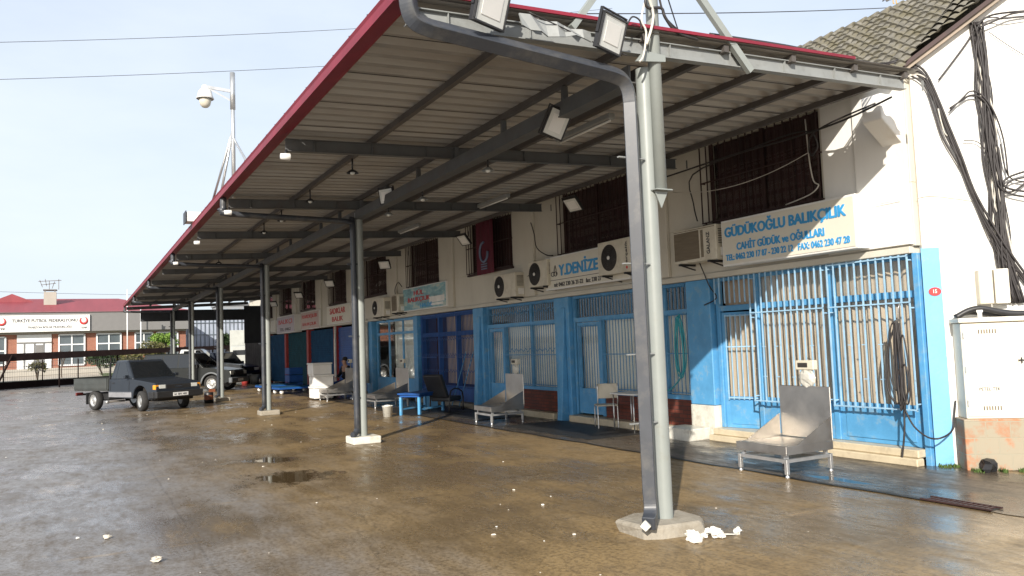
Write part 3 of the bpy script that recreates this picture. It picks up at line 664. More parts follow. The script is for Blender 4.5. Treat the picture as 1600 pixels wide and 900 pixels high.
# end screen of the canopy
M['screen'] = mat('dark_end_screen', (.022, .025, .03), .7, var=.3)
M['corr'] = mat('grey_corrugated_sheet', (.22, .22, .23), .5, var=.2)
f = MB(); f.box(2.9, 8.18, 46.3, 46.36, 3.52, 4.12); f.build('end_screen', 'screen', C)
f = MB(); f.box(8.18, 9.12, 46.3, 46.36, 2.2, 4.3)
f.build('end_screen', 'screen', C)
f = MB()
for j in range(9): x = 8.2 + j * .1; f.box(x, x + .055, 46.26 - .02, 46.30, .25, 2.2); f.box(x + .055, x + .1, 46.27, 46.3, .25, 2.2)
f.build('end_panel', 'corr', C)
# ================================================================== SIGNS
def sign_box(name, label, x, ya, yb, z0, z1, dep, m='sign', group=None, frame='white', bevel=.006):
    t = thing(name, label, 'sign', (x + dep / 2, (ya + yb) / 2, z0), group)
    f = MB(); f.box(x + .008, x + dep, yb, ya, z0, z1); f.build('sign_box', frame, t, bevel=bevel)
    f = MB(); f.box(x, x + .0075, yb + .03, ya - .03, z0 + .03, z1 - .03); f.build('sign_face', m, t)
    return t
def wtext(t, s, x, y, z, w, h, m, **k): return text('lettering', s, m, t, (x - .001, y, z), w, h, right=(0, -1, 0), upv=(0, 0, 1), **k)
s1 = sign_box('shop_sign', 'big ivory box sign with pale blue lettering over the sunlit end shop', 8.85, 9.26, 6.80, 2.755, 3.47, .26)
wtext(s1, 'GÜDÜKOĞLU BALIKÇILIK', 8.85, 9.17, 3.17, 2.22, .235, 'txtb', bold=.05)
wtext(s1, 'CAHİT GÜDÜK ve OĞULLARI', 8.85, 8.93, 2.985, 1.62, .145, 'txtb', bold=.05)
wtext(s1, 'TEL: 0462 230 17 87 - 230 22 12   FAX: 0462 230 47 28', 8.85, 9.17, 2.84, 2.26, .092, 'txtb', bold=.04)
s2 = sign_box('shop_sign', 'white fishmonger sign with fat blue letters partly hidden by an air conditioner', 8.93, 14.76, 11.75, 2.79, 3.50, .10)
wtext(s2, 'Y.DENİZE', 8.93, 14.18, 3.07, 1.42, .30, 'txtb', bold=.05)
wtext(s2, 'tel: 0462 230 26 21-22   fax: 230 27', 8.93, 14.4, 2.845, 1.75, .085, 'txtk', bold=.015)
f = MB(); f.box(8.928, 8.93, 11.8, 14.7, 2.985, 2.995)
f2 = []
for q in range(25):
    a = 2 * pi * q / 24; f2.append((8.924, 14.44 - .06 * sin(a) , 3.12 + .045 * cos(a)))
f.tube(f2, .008, 6)
f.tube([(x, y - .12, z) for x, y, z in f2], .008, 6)
f.tube([(8.924, 14.40, 3.10), (8.924, 14.36, 3.25), (8.924, 14.33, 3.30), (8.924, 14.30, 3.22), (8.924, 14.29, 3.10)], .008, 6)
f.build('emblem', 'txtk', s2)
M['seasign'] = mat('sea_photo_print', (.22, .42, .47), .5, var=.45, vs=2.2, stretch=(1, 1, 3), grime=.6, grimecol=(.60, .55, .40), gs=2.2, gth=(.52, .6))
s3 = sign_box('shop_sign', 'turquoise seascape sign with red lettering beside a barred window', 9.02, 23.65, 20.3, 2.78, 3.50, .10, 'seasign')
wtext(s3, 'HÜL', 9.02, 22.7, 3.24, .75, .17, 'txtr', bold=.03); wtext(s3, 'BALIKÇILIK', 9.02, 23.2, 3.02, 1.75, .16, 'txtr', bold=.03); wtext(s3, 'HALDE', 9.02, 22.2, 2.85, .9, .12, 'txtb', bold=.03)
f = MB(); f.box(9.012, 9.018, 20.4, 21.5, 2.95, 3.12); f.box(9.012, 9.018, 20.5, 21.4, 2.86, 2.93); f.build('printed_boat', 'txtw', s3)
s4 = sign_box('shop_sign', 'yellowish sign with two lines of bold red letters and small fish marks', 9.0, 32.4, 29.15, 2.70, 3.42, .10)
wtext(s4, 'SADIKLAR', 9.0, 31.9, 3.10, 2.1, .22, 'txtr', bold=.03); wtext(s4, 'BALIK', 9.0, 31.6, 2.80, 1.5, .18, 'txtr', bold=.03)
M['pinksign'] = mat('pinkish_sign', (.50, .38, .34), .5, var=.08)
s5 = sign_box('shop_sign', 'faded pinkish sign with brown capitals, third from the far end', 9.0, 36.75, 33.6, 2.62, 3.41, .10, 'pinksign')
wtext(s5, 'KARDEŞLER', 9.0, 36.4, 3.08, 2.5, .2, 'txtr', bold=.03); wtext(s5, 'BALIKÇILIK', 9.0, 36.4, 2.76, 2.4, .16, 'txtr', bold=.02)
M['lilsign'] = mat('lilac_sign', (.42, .38, .42), .5, var=.08)
s6 = sign_box('shop_sign', 'lilac grey box sign hanging out at the far end of the row', 8.8, 40.9, 37.2, 2.55, 3.38, .35, 'lilsign')
wtext(s6, 'BALIKÇI', 8.8, 40.4, 2.95, 2.8, .26, 'txtr', bold=.02); wtext(s6, 'TEL: 0462', 8.8, 40.2, 2.67, 2.3, .14, 'txtk', bold=.01)
s7 = sign_box('shop_sign', 'small dull sign behind the lilac one at the very end', 9.0, 44.0, 42.2, 2.7, 3.3, .10)
# door number plate
t = thing('number_plate', 'small red oval house number plate on the blue corner pillar', 'number plate', tuple(SK(.10, 2.14, .02)))
f = MB(); nn = 24; c0 = SK(.105, 2.135, .016)
vs = [tuple(c0 + SD * .072 * cos(2 * pi * i / nn) + Vector((0, 0, .052 * sin(2 * pi * i / nn)))) for i in range(nn)]
f.add(vs + [tuple(Vector(v) + SN * .008) for v in vs], [list(range(nn, 2 * nn))] + [(i, (i + 1) % nn, nn + (i + 1) % nn, nn + i) for i in range(nn)]); f.build('plate', 'txtr', t)
o = text('lettering', '15', 'txtw', t, tuple(SK(.085, 2.115, .026)), .04, .045, right=tuple(SD), upv=(0, 0, 1), bold=.02, th=.002)
# hanging banner in third window
t = thing('banner', 'crimson football style banner hanging in front of an upper window', 'banner', (9.02, 17.75, 3.44))
M['banner'] = mat('claret_cloth', (.10, .010, .025), .8, var=.3, vs=4, stretch=(1, 3, 1)); M['bannerb'] = mat('pale_blue_cloth', (.16, .20, .30), .8, var=.2)
f = MB(); wavy(f, 9.0, 17.3, 18.22, 3.44, 4.86, .015, .3); f.build('cloth', 'banner', t)
f = MB(); arc = [(8.975, 17.78 + .22 * sin(2 * pi * i / 16), 4.0 + .25 * cos(2 * pi * i / 16)) for i in range(13)]; f.tube(arc, .03, 6); f.build('emblem', 'bannerb', t)
f = MB(); 
for j in range(3): f.box(8.972, 8.98, 17.62, 17.95, 3.56 + j * .06, 3.59 + j * .06)
f.build('printed_stripe', 'bannerb', t)
# ------------------------------------------------------------------ air conditioners (local: front faces -Y)
def ac_unit(label, loc, style, w=.82, h=.56, d=.29, brand=None, rz=-90, grp='outdoor air conditioner units on the market wall'):
    t = thing('air_conditioner', label, 'air conditioner', (0, 0, 0), grp)
    f = MB(); f.box(-w / 2, w / 2, -d, 0, 0, h); f.build('casing', 'acw', t, bevel=.015, seg=2)
    if style == 'fan':
        cx = -w / 2 + .27 if brand != 'arçelik' else -w * .15
        f = MB(); f.lathe([(0, -d - .010), (.235, -d - .010), (.25, -d - .001)], (cx, 0, h / 2), 'Y', 32); f.build('fan_opening', 'acg', t)
        f = MB()
        for r in (.06, .10, .14, .18, .22): f.tube([(cx + r * cos(a * pi / 14), -d - .016, h / 2 + r * sin(a * pi / 14)) for a in range(29)], .003, 4)
        for a in range(8): f.tube([(cx, -d - .016, h / 2), (cx + .24 * cos(a * pi / 4), -d - .014, h / 2 + .24 * sin(a * pi / 4))], .003, 4)
        f.build('fan_guard', 'black', t)
        f = MB(); f.lathe([(0, -d - .024), (.035, -d - .024), (.04, -d - .012)], (cx, 0, h / 2), 'Y', 16); f.build('fan_hub', 'white', t)
    else:
        f = MB(); f.box(-w / 2 + .03, w * .12, -d - .006, -d - .001, .05, h - .05); f.build('fin_panel', 'acf', t)
        f = MB()
        for q in range(5): f.box(w * .16 + q * .013, w * .166 + q * .013, -d - .004, -d - .001, .06, h - .06)
        f.box(-w / 2 + .02, w / 2 - .02, -d - .004, -d - .001, h - .035, h - .025)
        f.build('casing_groove', 'acf', t)
    f = MB()
    for q in range(9): f.box(w / 2 + .001, w / 2 + .004, -d + .05, -.06, .25 + q * .028, .262 + q * .028)
    f.build('side_vent', 'acg', t)
    f = MB(); f.box(w / 2 + .001, w / 2 + .03, -d + .08, -.06, .05, .19); f.build('valve_cover', 'white', t, bevel=.008)
    for x in (-w * .34, w * .34):
        f = MB(); f.box(x - .02, x + .02, -d - .03, .30, -.035, -.002); f.bar((x, -d + .03, -.03), (x, .28, -.16), .02, .02); f.build('wall_bracket', 'black', t)
    if brand:
        text('lettering', brand, 'txtk', t, (w * (.36 if brand != 'arçelik' else .42), -d - .002, h * .18 + (.06 if brand == 'arçelik' else 0)), h * .62, .07, right=(0, 0, 1), upv=(-1, 0, 0), bold=.02, th=.003)
        if brand == 'arçelik':
            f = MB(); f.ball((w * .385, -d - .004, .085), .028, .004, .028); f.build('logo', 'txtr', t)
    return place(t, loc, rz)
ac_unit('ivory air conditioner with square slatted panel left of the sunlit shop sign', (9.13, 9.88, 2.90), 'fin', w=1.02, brand='GALANZ')
ac_unit('large ivory air conditioner with dark round fan covering the end of the blue lettered sign', (9.02, 11.95, 2.90), 'fan', w=1.02, h=.63, brand='arçelik')
ac_unit('half hidden air conditioner behind the left end of the blue lettered sign', (9.14, 14.95, 2.90), 'fan', w=.80, h=.57)
ac_unit('ivory air conditioner below the window with the claret banner', (9.13, 16.5, 2.76), 'fan', w=1.05, h=.56)
ac_unit('farthest air conditioner, with a dark oval fan, left of the turquoise sign', (9.13, 25.55, 2.72), 'fan', w=1.15, h=.62)
ac_unit('boxy beige air conditioner tight against the turquoise seascape sign', (9.13, 23.9, 2.78), 'fin', w=.62, h=.58)
# ------------------------------------------------------------------ floodlights (local: lens faces -Y)
def floodlight(label, loc, rz, tilt, s=1., grp=None, thin=False, roll=0, br=True):
    t = thing('floodlight', label, 'floodlight', (0, 0, 0), grp)
    w, h, d = .36 * s, .30 * s, .07 * s
    def rot(mb):
        c_ = rad(roll); mb.v = [Vector((p.x * cos(c_) - p.z * sin(c_), p.y, p.x * sin(c_) + p.z * cos(c_))) for p in mb.v]; a = rad(tilt); mb.v = [Vector((p.x, p.y * cos(a) - p.z * sin(a), p.y * sin(a) + p.z * cos(a))) for p in mb.v]; return mb
    f = MB(); f.box(-w / 2, w / 2, 0, d * .6, -h / 2, h / 2); f.box(-w / 2, w / 2, -d * .2, 0, -h / 2, -h / 2 + .018 * s); f.box(-w / 2, w / 2, -d * .2, 0, h / 2 - .018 * s, h / 2); f.box(-w / 2, -w / 2 + .018 * s, -d * .2, 0, -h / 2 + .018 * s, h / 2 - .018 * s); f.box(w / 2 - .018 * s, w / 2, -d * .2, 0, -h / 2 + .018 * s, h / 2 - .018 * s)
    for q in range(7): x = -w * .36 + q * w * .12; f.box(x - .004, x + .004, d * .6, d * 1.1, -h * .4, h * .4)
    rot(f).build('housing', 'black', t, bevel=.003)
    f = MB(); f.box(-w / 2 + .019 * s, w / 2 - .019 * s, -.006, -.001, -h / 2 + .019 * s, h / 2 - .019 * s); rot(f).build('lens', 'lens', t)
    f = MB(); f.box(-w * .30, w * .30, -.010, -.0065, -h * .28, h * .28); rot(f).build('reflector', 'acf' if thin else 'white', t)
    f = MB()
    for x in (-w / 2 - .012, w / 2 + .002): f.box(x, x + .01, d * .1, d * .5, -h * .1, h * .56)
    f.box(-w / 2 - .012, w / 2 + .012, d * .1, d * .5, h * .56, h * .59); rot(f).build('bracket', 'black', t)
    return place(t, loc, rz)
floodlight('large square floodlight on the roof edge, left of the other big one', (2.82, 5.30, 4.31), 22, 18, 1.02, 'big floodlights on the front beam')
floodlight('large square floodlight on the roof edge, right beside the mast', (3.96, 5.30, 4.27), 22, 18, 1.0, 'big floodlights on the front beam')
floodlight('tilted black framed floodlight hanging below the middle of the roof near the first column', (4.42, 6.95, 3.98), -8, 20, .85, None, False, 72)
floodlight('narrow looking floodlight on the girder between the first and second column', (4.45, 12.3, 4.30 - .12), -62, 12, .85)
GW = 'black floodlights under the inner roof edge'
for (p, rz, lab) in (((8.1, 12.3, 4.22), -80, 'black floodlight above the left air conditioner end of the blue lettered sign'), ((8.15, 17.2, 4.2), -80, 'black floodlight just left of the claret banner window'),
                     ((8.2, 23.0, 4.2), -40, 'black floodlight seen just right of the second column'), ((8.3, 29.4, 4.16), -40, 'black floodlight left of the second column above the red lettered sign'),
                     ((8.5, 35.0, 4.1), -40, 'black floodlight over the pinkish sign'), ((8.6, 40.6, 4.05), -40, 'farthest black floodlight over the lilac sign')):
    floodlight(lab, p, rz, 40, 1.0, GW)
GE = 'small white spot lights on the rafter ends'
for y, lab in ((9.67, 'nearest small white spot light on a rafter end'), (13.85, 'small white spot light beside the second gutter bend'), (17.8, 'small white spot light on the fourth rafter end'), (21.95, 'small white spot light beside the third gutter bend')):
    t = thing('spot_light', lab, 'spot light', (2.2, y - .05, 4.05), GE)
    f = MB(); f.tube([(2.22, y - .05, 4.13), (2.2, y - .10, 4.06)], .016, 8); f.build('stem', 'black', t)
    f = MB(); f.lathe([(0, -.06), (.035, -.06), (.045, .05), (.04, .055), (0, .052)], (2.19, y - .13, 4.03), 'X', 14); f.build('lamp_head', 'white', t)
GP = 'round pendant lamps under the purlins'
PL = [(3.35, 10.6, 'nearest dark dish lamp on the left purlin'), (3.35, 12.9, 'second dark dish lamp on the left purlin'), (3.35, 15.0, 'third dark dish lamp on the left purlin'), (3.35, 16.6, 'fourth dark dish lamp on the left purlin'),
      (4.75, 9.2, 'pale dish lamp below the girder near the first crossing beam'), (4.7, 12.9, 'pale dish lamp below the girder beside the narrow floodlight'), (4.72, 11.4, 'flat round lamp between the girder and the tilted floodlight'), (3.35, 22.6, 'farthest dark dish lamp on the left purlin'), (4.7, 14.9, 'dish lamp just beyond the second column')]
for x, y, lab in PL:
    t = thing('pendant_lamp', lab, 'lamp', (x, y, 4.0), GP); z = 4.14 if x < 4 else 3.98
    f = MB(); f.tube([(x, y, z + .22), (x, y, z + .04)], .012, 8); f.build('stem', 'black', t)
    f = MB(); f.lathe([(.02, .04), (.04, .03), (.08, .0), (.085, -.01)], (x, y, z), n=18); f.build('lamp_shade', 'black' if x < 4 else 'steelg', t)
    f = MB(); f.ball((x, y, z - .005), .035, .035, .03); f.build('bulb', 'lens', t)
GT = 'strip lamps under the roof'
for x, y, lab in ((5.55, 8.1, 'white strip lamp between first column and end window'), (6.9, 13.2, 'white strip lamp near the second barred window'), (6.6, 16.8, 'white strip lamp above the claret banner')):
    t = thing('strip_lamp', lab, 'lamp', (x, y, zb(x)), GT)
    f = MB(); f.box(x - .05, x + .05, y - .6, y + .6, zb(x) + .05, zb(x) + .12); f.build('casing', 'steelg', t, bevel=.01)
    f = MB(); f.tube([(x, y - .56, zb(x) + .035), (x, y + .56, zb(x) + .035)], .014, 8); f.build('tube', 'white', t)
# ------------------------------------------------------------------ mast over the first column
t = thing('mast', 'grey tubular mast rising through the roof edge with two slanting braces', 'mast', (4.63, 5.58, 3.03))
f = MB(); f.tube([(4.63, 5.575, 3.03), (4.63, 5.575, 7.2)], .058, 20); f.build('pole', 'col', t)
f = MB(); f.box(4.53, 4.715, 5.51, 5.64, 3.018, 3.028); f.add([(4.55, 5.56, 3.016), (4.70, 5.56, 3.016), (4.62, 5.56, 2.86), (4.55, 5.57, 3.016), (4.70, 5.57, 3.016), (4.62, 5.57, 2.86)], [(0, 1, 2), (3, 5, 4), (0, 3, 4, 1), (1, 4, 5, 2), (2, 5, 3, 0)]); f.build('cap_plate', 'col', t)
f = MB(); f.bar((3.70, 5.52, 4.36), (4.60, 5.56, 5.50), .055, .055); f.build('brace', 'col', t)
f = MB(); f.bar((5.78, 5.52, 4.26), (4.66, 5.56, 5.50), .05, .07); f.bar((5.80, 5.56, 4.30), (5.62, 5.56, 4.48), .04, .04); f.build('brace', 'col', t)
f = MB(); f.add([(4.36, 5.50, 4.16), (4.70, 5.50, 4.20), (4.70, 5.50, 4.26), (4.46, 5.50, 4.27), (4.36, 5.52, 4.16), (4.70, 5.52, 4.20), (4.70, 5.52, 4.26), (4.46, 5.52, 4.27)], [(0, 1, 2, 3), (4, 7, 6, 5), (0, 4, 5, 1), (1, 5, 6, 2), (2, 6, 7, 3), (3, 7, 4, 0)]); f.build('gusset', 'col', t)
# loose cables round the mast
t = thing('cable_bundle', 'tangled pale and dark wires tied to the mast beside the floodlight', 'cables', (4.55, 5.5, 4.4))
f = MB(); f.tube(smooth_path([(4.55, 5.5, 5.2), (4.5, 5.48, 4.8), (4.42, 5.47, 4.55), (4.45, 5.45, 4.42), (4.40, 5.44, 4.2), (4.35, 5.44, 4.13)]), .010, 6); f.tube(smooth_path([(4.60, 5.5, 5.2), (4.48, 5.46, 4.85), (4.56, 5.47, 4.6), (4.44, 5.44, 4.3)]), .013, 6); f.build('pale_wire', 'cablew', t)
f = MB(); f.tube(smooth_path([(4.22, 5.42, 4.44), (4.28, 5.42, 4.52), (4.36, 5.42, 4.50), (4.38, 5.43, 4.42)]), .008, 6); f.tube(smooth_path([(4.55, 5.5, 5.1), (4.47, 5.46, 4.75), (4.5, 5.47, 4.66), (4.68, 5.5, 4.7), (4.72, 5.5, 4.62), (4.85, 5.5, 4.5), (5.1, 5.5, 4.47)]), .014, 6)
f.tube(smooth_path([(4.62, 5.48, 4.9), (4.7, 5.5, 4.66), (4.8, 5.5, 4.56), (4.95, 5.5, 4.49)]), .010, 6); f.tube(smooth_path([(3.2, 5.38, 4.36), (3.5, 5.37, 4.28), (3.9, 5.4, 4.2), (4.2, 5.42, 4.16)]), .006, 6); f.build('dark_wire', 'cable', t)
# torn sheet metal flap beside the flood lamps
t = thing('torn_flap', 'crumpled grey metal flap hanging from the front beam between floodlights', 'metal flap', (3.5, 5.44, 4.3))
f = MB(); vs = []
for i in range(9):
    x = 3.12 + i * .085; vs += [(x, 5.40 - .03 * sin(i * 1.9), zb(x) + .19 - .01 * i), (x, 5.36 + .02 * sin(i * 2.7), zb(x) + .03 + .02 * sin(i * 1.3) + (.05 if i == 0 else 0))]
vs2 = [(a, b + .012, c) for a, b, c in vs]
f.add(vs, [(2 * i, 2 * i + 1, 2 * i + 3, 2 * i + 2) for i in range(8)]); f.add(vs2, [(2 * i, 2 * i + 2, 2 * i + 3, 2 * i + 1) for i in range(8)]); f.build('flap', 'steelg', t)
# ------------------------------------------------------------------ CCTV mast on the roof
t = thing('camera_mast', 'pale tripod mast on the gutter carrying a white dome camera', 'camera mast', (2.35, 14.1, 4.4))
f = MB(); f.tube([(2.35, 14.1, 4.35), (2.35, 14.1, 6.5)], .035, 10); f.tube([(2.35, 14.1, 5.9), (2.35, 14.1, 6.55)], .045, 10); f.build('pole', 'steelleg', t)
for a in ((2.1, 14.95, 4.35), (2.15, 14.3, 4.35), (2.3, 12.2, 4.42)):
    f = MB(); f.tube([a, (2.35, 14.1, 5.55 if a[1] > 13 else 5.4)], .022, 8); f.build('brace', 'steelleg', t)
f = MB(); f.bar((2.33, 14.1, 6.22), (1.98, 14.45, 6.36), .05, .05); f.bar((2.33, 14.1, 6.05), (2.0, 14.42, 6.33), .02, .03); f.build('arm', 'steelleg', t)
f = MB(); f.lathe([(0, .17), (.05, .165), (.06, .12), (.11, .06), (.135, -.04), (.15, -.07), (.14, -.075)], (1.95, 14.47, 6.22), n=20); f.build('hood', 'white', t)
f = MB(); f.lathe([(.09, -.06), (.10, -.11), (.085, -.18), (.05, -.22), (0, -.235)], (1.95, 14.47, 6.22), n=20); f.build('camera_dome', 'acw', t)
tag(t, None)
t = thing('floodlight', 'white floodlight box standing up behind the crimson gutter', 'floodlight', (2.3, 17.2, 4.5))
f = MB(); f.box(1.95, 2.3, 17.3, 17.7, 4.42, 4.62); f.build('housing', 'white', t, bevel=.01)
f = MB(); f.box(1.93, 1.945, 17.28, 17.72, 4.40, 4.64); f.box(2.1, 2.14, 17.45, 17.5, 4.32, 4.42); f.build('bracket', 'black', t)
# ------------------------------------------------------------------ cables on the end wall
def skc(f, pts, off, r, n=7, k=4): f.tube(smooth_path([SK(a, b, off) for a, b in pts], k), r, n)
t = thing('cable_bundle', 'thick black cable bundle sweeping from the canopy down across the white end wall', 'cables', tuple(SK(.3, 4.4, .06)))
f = MB(); P1 = [(-.16, 5.03), (.02, 4.97), (.16, 4.84), (.28, 4.48), (.36, 4.19), (.49, 3.74), (.6, 3.33), (.75, 2.93), (.94, 2.52), (1.25, 2.0)]
for dt, dz, r, o_ in ((0, 0, .017, .05), (.02, .02, .015, .07), (.015, -.03, .012, .06), (-.02, -.01, .012, .045)): skc(f, [(a + dt + random.uniform(-.01, .01), b + dz) for a, b in P1], o_, r)
f.build('cable', 'cable', t)
f = MB(); P2 = [(-.2, 4.93), (.0, 4.90), (.18, 4.74), (.27, 4.4), (.35, 4.05), (.53, 3.64), (.66, 3.2), (.82, 2.7), (1.0, 2.36), (1.3, 2.2)]; skc(f, P2, .055, .011); skc(f, [(a - .03, b - .03) for a, b in P2], .04, .009); f.build('cable', 'cable', t)
f = MB(); A = [(5.4, 5.6, 4.60), (6.6, 5.75, 4.72), (7.6, 5.9, 4.80), (8.4, 6.05, 4.88)]
for dz, r in ((0, .018), (.03, .014), (-.03, .012), (.05, .010)): f.tube(smooth_path([(a, b + dz, c + dz - .02) for a, b, c in A] + [tuple(SK(-.3, 4.98 + dz, .10)), tuple(SK(-.14, 5.02 + dz, .06))]), r, 7)
f.build('cable', 'cable', t)
f = MB(); skc(f, [(-.2, 4.80), (-.05, 4.84), (.08, 4.86), (.2, 4.78)], .06, .010); skc(f, [(.28, 4.4), (.30, 4.25), (.33, 4.1), (.36, 4.05)], .07, .008); f.build('pale_cable', 'cablew', t)
t = thing('cable_bundle', 'vertical tangle of many thin black wires running down the end wall to a box', 'cables', tuple(SK(.8, 3.5, .05)))
base = [(.80, 5.45), (.80, 5.05), (.81, 4.6), (.82, 4.2), (.84, 3.75), (.85, 3.3), (.86, 2.85), (.90, 2.4), (.97, 1.95)]
random.seed(11)
for q in range(26):
    f = MB(); o0 = random.uniform(-.075, .095); ph = random.uniform(0, 6)
    pts = [(a + o0 * (.6 + .6 * i / 8) + .03 * sin(ph + i * 1.7) + random.uniform(-.012, .012), b) for i, (a, b) in enumerate(base)]
    skc(f, pts, random.uniform(.02, .07), random.choice((.006, .008, .011, .013))); f.build('cable', 'cable' if q % 6 else 'cablew', t)
f = MB(); skc(f, [(.41, 4.39), (.54, 4.47), (.65, 4.53), (.76, 4.5), (.85, 4.35), (.9, 4.02), (.86, 3.71), (.89, 3.39), (1.03, 3.3), (1.25, 3.45)], .07, .012); skc(f, [(.41, 4.36), (.56, 4.50), (.66, 4.58), (.78, 4.52), (.90, 4.3), (.98, 3.95), (1.0, 3.5)], .08, .010); f.build('cable_loop', 'cable', t)
f = MB(); skc(f, [(1.25, 3.55), (1.03, 3.49), (.94, 3.42), (.99, 3.34), (1.25, 3.27)], .09, .013); skc(f, [(1.25, 3.47), (1.05, 3.44), (.96, 3.36), (1.0, 3.28), (1.25, 3.20)], .08, .010); skc(f, [(.95, 3.9), (.98, 3.6), (1.06, 3.45), (1.3, 3.4)], .06, .008); f.build('cable_loop', 'cable', t)
f = MB(); skc(f, [(.78, 5.40), (.93, 5.50), (1.14, 5.52), (1.45, 5.51)], .08, .013); skc(f, [(.80, 5.36), (1.0, 5.43), (1.18, 5.49), (1.45, 5.50)], .10, .011); skc(f, [(.76, 5.3), (.85, 5.46), (1.0, 5.47), (1.1, 5.44), (1.45, 5.46)], .09, .008); f.build('cable_loop', 'cable', t)
f = MB(); skc(f, [(.32, 4.77), (.5, 4.99), (.7, 5.25), (.79, 5.43)], .04, .011); f.build('cable', 'cable', t)
f = MB(); skc(f, [(.93, 5.32), (1.13, 5.13), (1.4, 4.9)], .03, .005); skc(f, [(.55, 3.98), (.7, 3.95), (.80, 3.8), (.86, 3.5)], .05, .006); f.build('thin_wire', 'cable', t)
t = thing('cable_bundle', 'thin faded wire stretched level across the end wall corner', 'cables', tuple(SK(.2, 3.3, .02)))
f = MB(); skc(f, [(-.02, 3.31), (.14, 3.325), (.39, 3.28), (.64, 3.22)], .015, .004); f.tube([(9.06, 6.3, 3.31), (9.06, 6.9, 3.30)], .004, 6); f.build('thin_wire', 'cablew', t)
# cables under the inner roof edge
t = thing('cable_bundle', 'dark drooping cables along the top of the upper windows', 'cables', (9.0, 10, 4.7))
f = MB(); f.tube(smooth_path([(8.7, 6.3, 4.50), (8.75, 7.0, 4.45), (8.95, 7.5, 4.42), (9.0, 7.6, 4.25), (9.0, 7.55, 4.15), (9.0, 7.45, 4.3), (8.9, 7.6, 4.5), (8.9, 8.6, 4.48), (9.0, 10.0, 4.38), (9.03, 10.05, 3.9), (9.05, 10.0, 3.6)]), .012, 6)
f.tube(smooth_path([(8.6, 6.0, 4.48), (8.75, 6.8, 4.43), (8.9, 7.8, 4.45), (8.8, 9.0, 4.44), (8.8, 11.5, 4.40)]), .014, 6); f.build('cable', 'cable', t)
f = MB(); f.tube(sag((9.03, 7.62, 4.22), (8.9, 10.4, 4.15), .18), .006, 6); f.tube(smooth_path([(9.03, 7.66, 4.7), (9.03, 7.63, 4.1), (9.03, 7.58, 3.8), (9.03, 7.5, 3.72), (9.03, 7.66, 3.62), (9.03, 8.1, 3.55)]), .009, 6); f.build('pale_cable', 'cablew', t)
f = MB(); f.tube(smooth_path([(8.7, 14.9, 4.3), (8.95, 15.2, 4.1), (9.0, 15.2, 3.8), (9.05, 14.9, 3.6), (9.05, 14.6, 3.55)]), .012, 6); f.tube(smooth_path([(9.0, 15.35, 3.2), (9.05, 15.6, 3.22), (9.1, 15.85, 3.2)]), .012, 6); f.tube(smooth_path([(9.05, 24.2, 3.0), (9.0, 24.3, 3.5), (9.0, 24.0, 3.75), (9.05, 23.8, 3.6)]), .014, 6)
f.tube(smooth_path([(9.05, 10.0, 2.9), (9.05, 9.9, 2.7), (9.1, 9.85, 2.5), (9.1, 9.7, 2.3), (9.1, 10.0, 2.2)]), .010, 6); f.build('cable', 'cable', t)
# ------------------------------------------------------------------ telecom cabinet on masonry base
t = thing('utility_cabinet', 'cream metal utility cabinet with two doors on a crumbling brick base', 'cabinet', tuple(SK(.8, 0, .15)))
def skbox(f, t0, t1, o0, o1, z0, z1):
    P = [SK(a, z, o) for z in (z0, z1) for (a, o) in ((t0, o0), (t1, o0), (t1, o1), (t0, o1))]
    f.add([tuple(p) for p in P], [(0, 3, 2, 1), (4, 5, 6, 7), (0, 1, 5, 4), (1, 2, 6, 5), (2, 3, 7, 6), (3, 0, 4, 7)])
M['cab'] = mat('cream_cabinet_paint', (.74, .70, .60), .5, var=.05, vs=3, grime=.5, grimecol=(.45, .35, .22), gs=3, gth=(.6, .75))
f = MB(); skbox(f, .27, 1.75, .02, .30, .602, 1.73); f.build('cabinet_body', 'cab', t, bevel=.008)
f = MB(); skbox(f, .285, .845, .301, .315, .63, 1.71); f.build('cabinet_door', 'cab', t, bevel=.004)
f = MB(); skbox(f, .86, 1.42, .301, .315, .63, 1.71); f.build('cabinet_door', 'cab', t, bevel=.004)
f = MB(); skbox(f, .24, 1.78, .0, .34, 1.735, 1.79); f.build('cabinet_top', 'cab', t, bevel=.008)
f = MB(); skc(f, [(.25, 1.80), (.40, 1.88), (.55, 1.90), (.75, 1.85), (1.0, 1.82), (1.75, 1.82)], .22, .035, 8); skc(f, [(.28, 1.81), (.45, 1.86), (.75, 1.83), (1.75, 1.80)], .10, .03, 8); f.build('roof_cover', 'black', t)
f = MB(); skbox(f, .45, .50, .342, .35, 1.76, 1.87); skbox(f, .44, .51, .342, .352, 1.85, 1.88); f.build('cover_clip', 'white', t, bevel=.004)
f = MB(); skbox(f, .86, .92, .317, .335, 1.27, 1.285); skbox(f, .885, .895, .317, .34, 1.24, 1.31); f.build('cabinet_handle', 'black', t)
for z in (.75, 1.15, 1.55):
    for a in (.29, 1.41): f = MB(); skbox(f, a - .008, a + .008, .316, .33, z, z + .07); f.build('hinge', 'steelleg', t)
for z in (.70, 1.60):
    f = MB()
    for q in range(7): skbox(f, .45 + q * .03, .465 + q * .03, .3155, .319, z, z + .05)
    f.build('vent', 'acf', t)
M['warn'] = mat('yellow_label', (.80, .62, .02), .5, var=.05)
f = MB(); skbox(f, .985, 1.10, .3155, .318, 1.27, 1.50); f.build('warning_label', 'warn', t)
f = MB(); q0 = [SK(1.03, 1.37, .3185), SK(1.075, 1.37, .3185), SK(1.052, 1.45, .3185)]; f.add([tuple(p) for p in q0] + [tuple(p + SN * .001) for p in q0], [(0, 1, 2), (3, 5, 4)]); skbox(f, 1.0, 1.09, .3185, .3195, 1.33, 1.338); skbox(f, 1.0, 1.09, .3185, .3195, 1.30, 1.305); f.build('warning_mark', 'txtk', t)
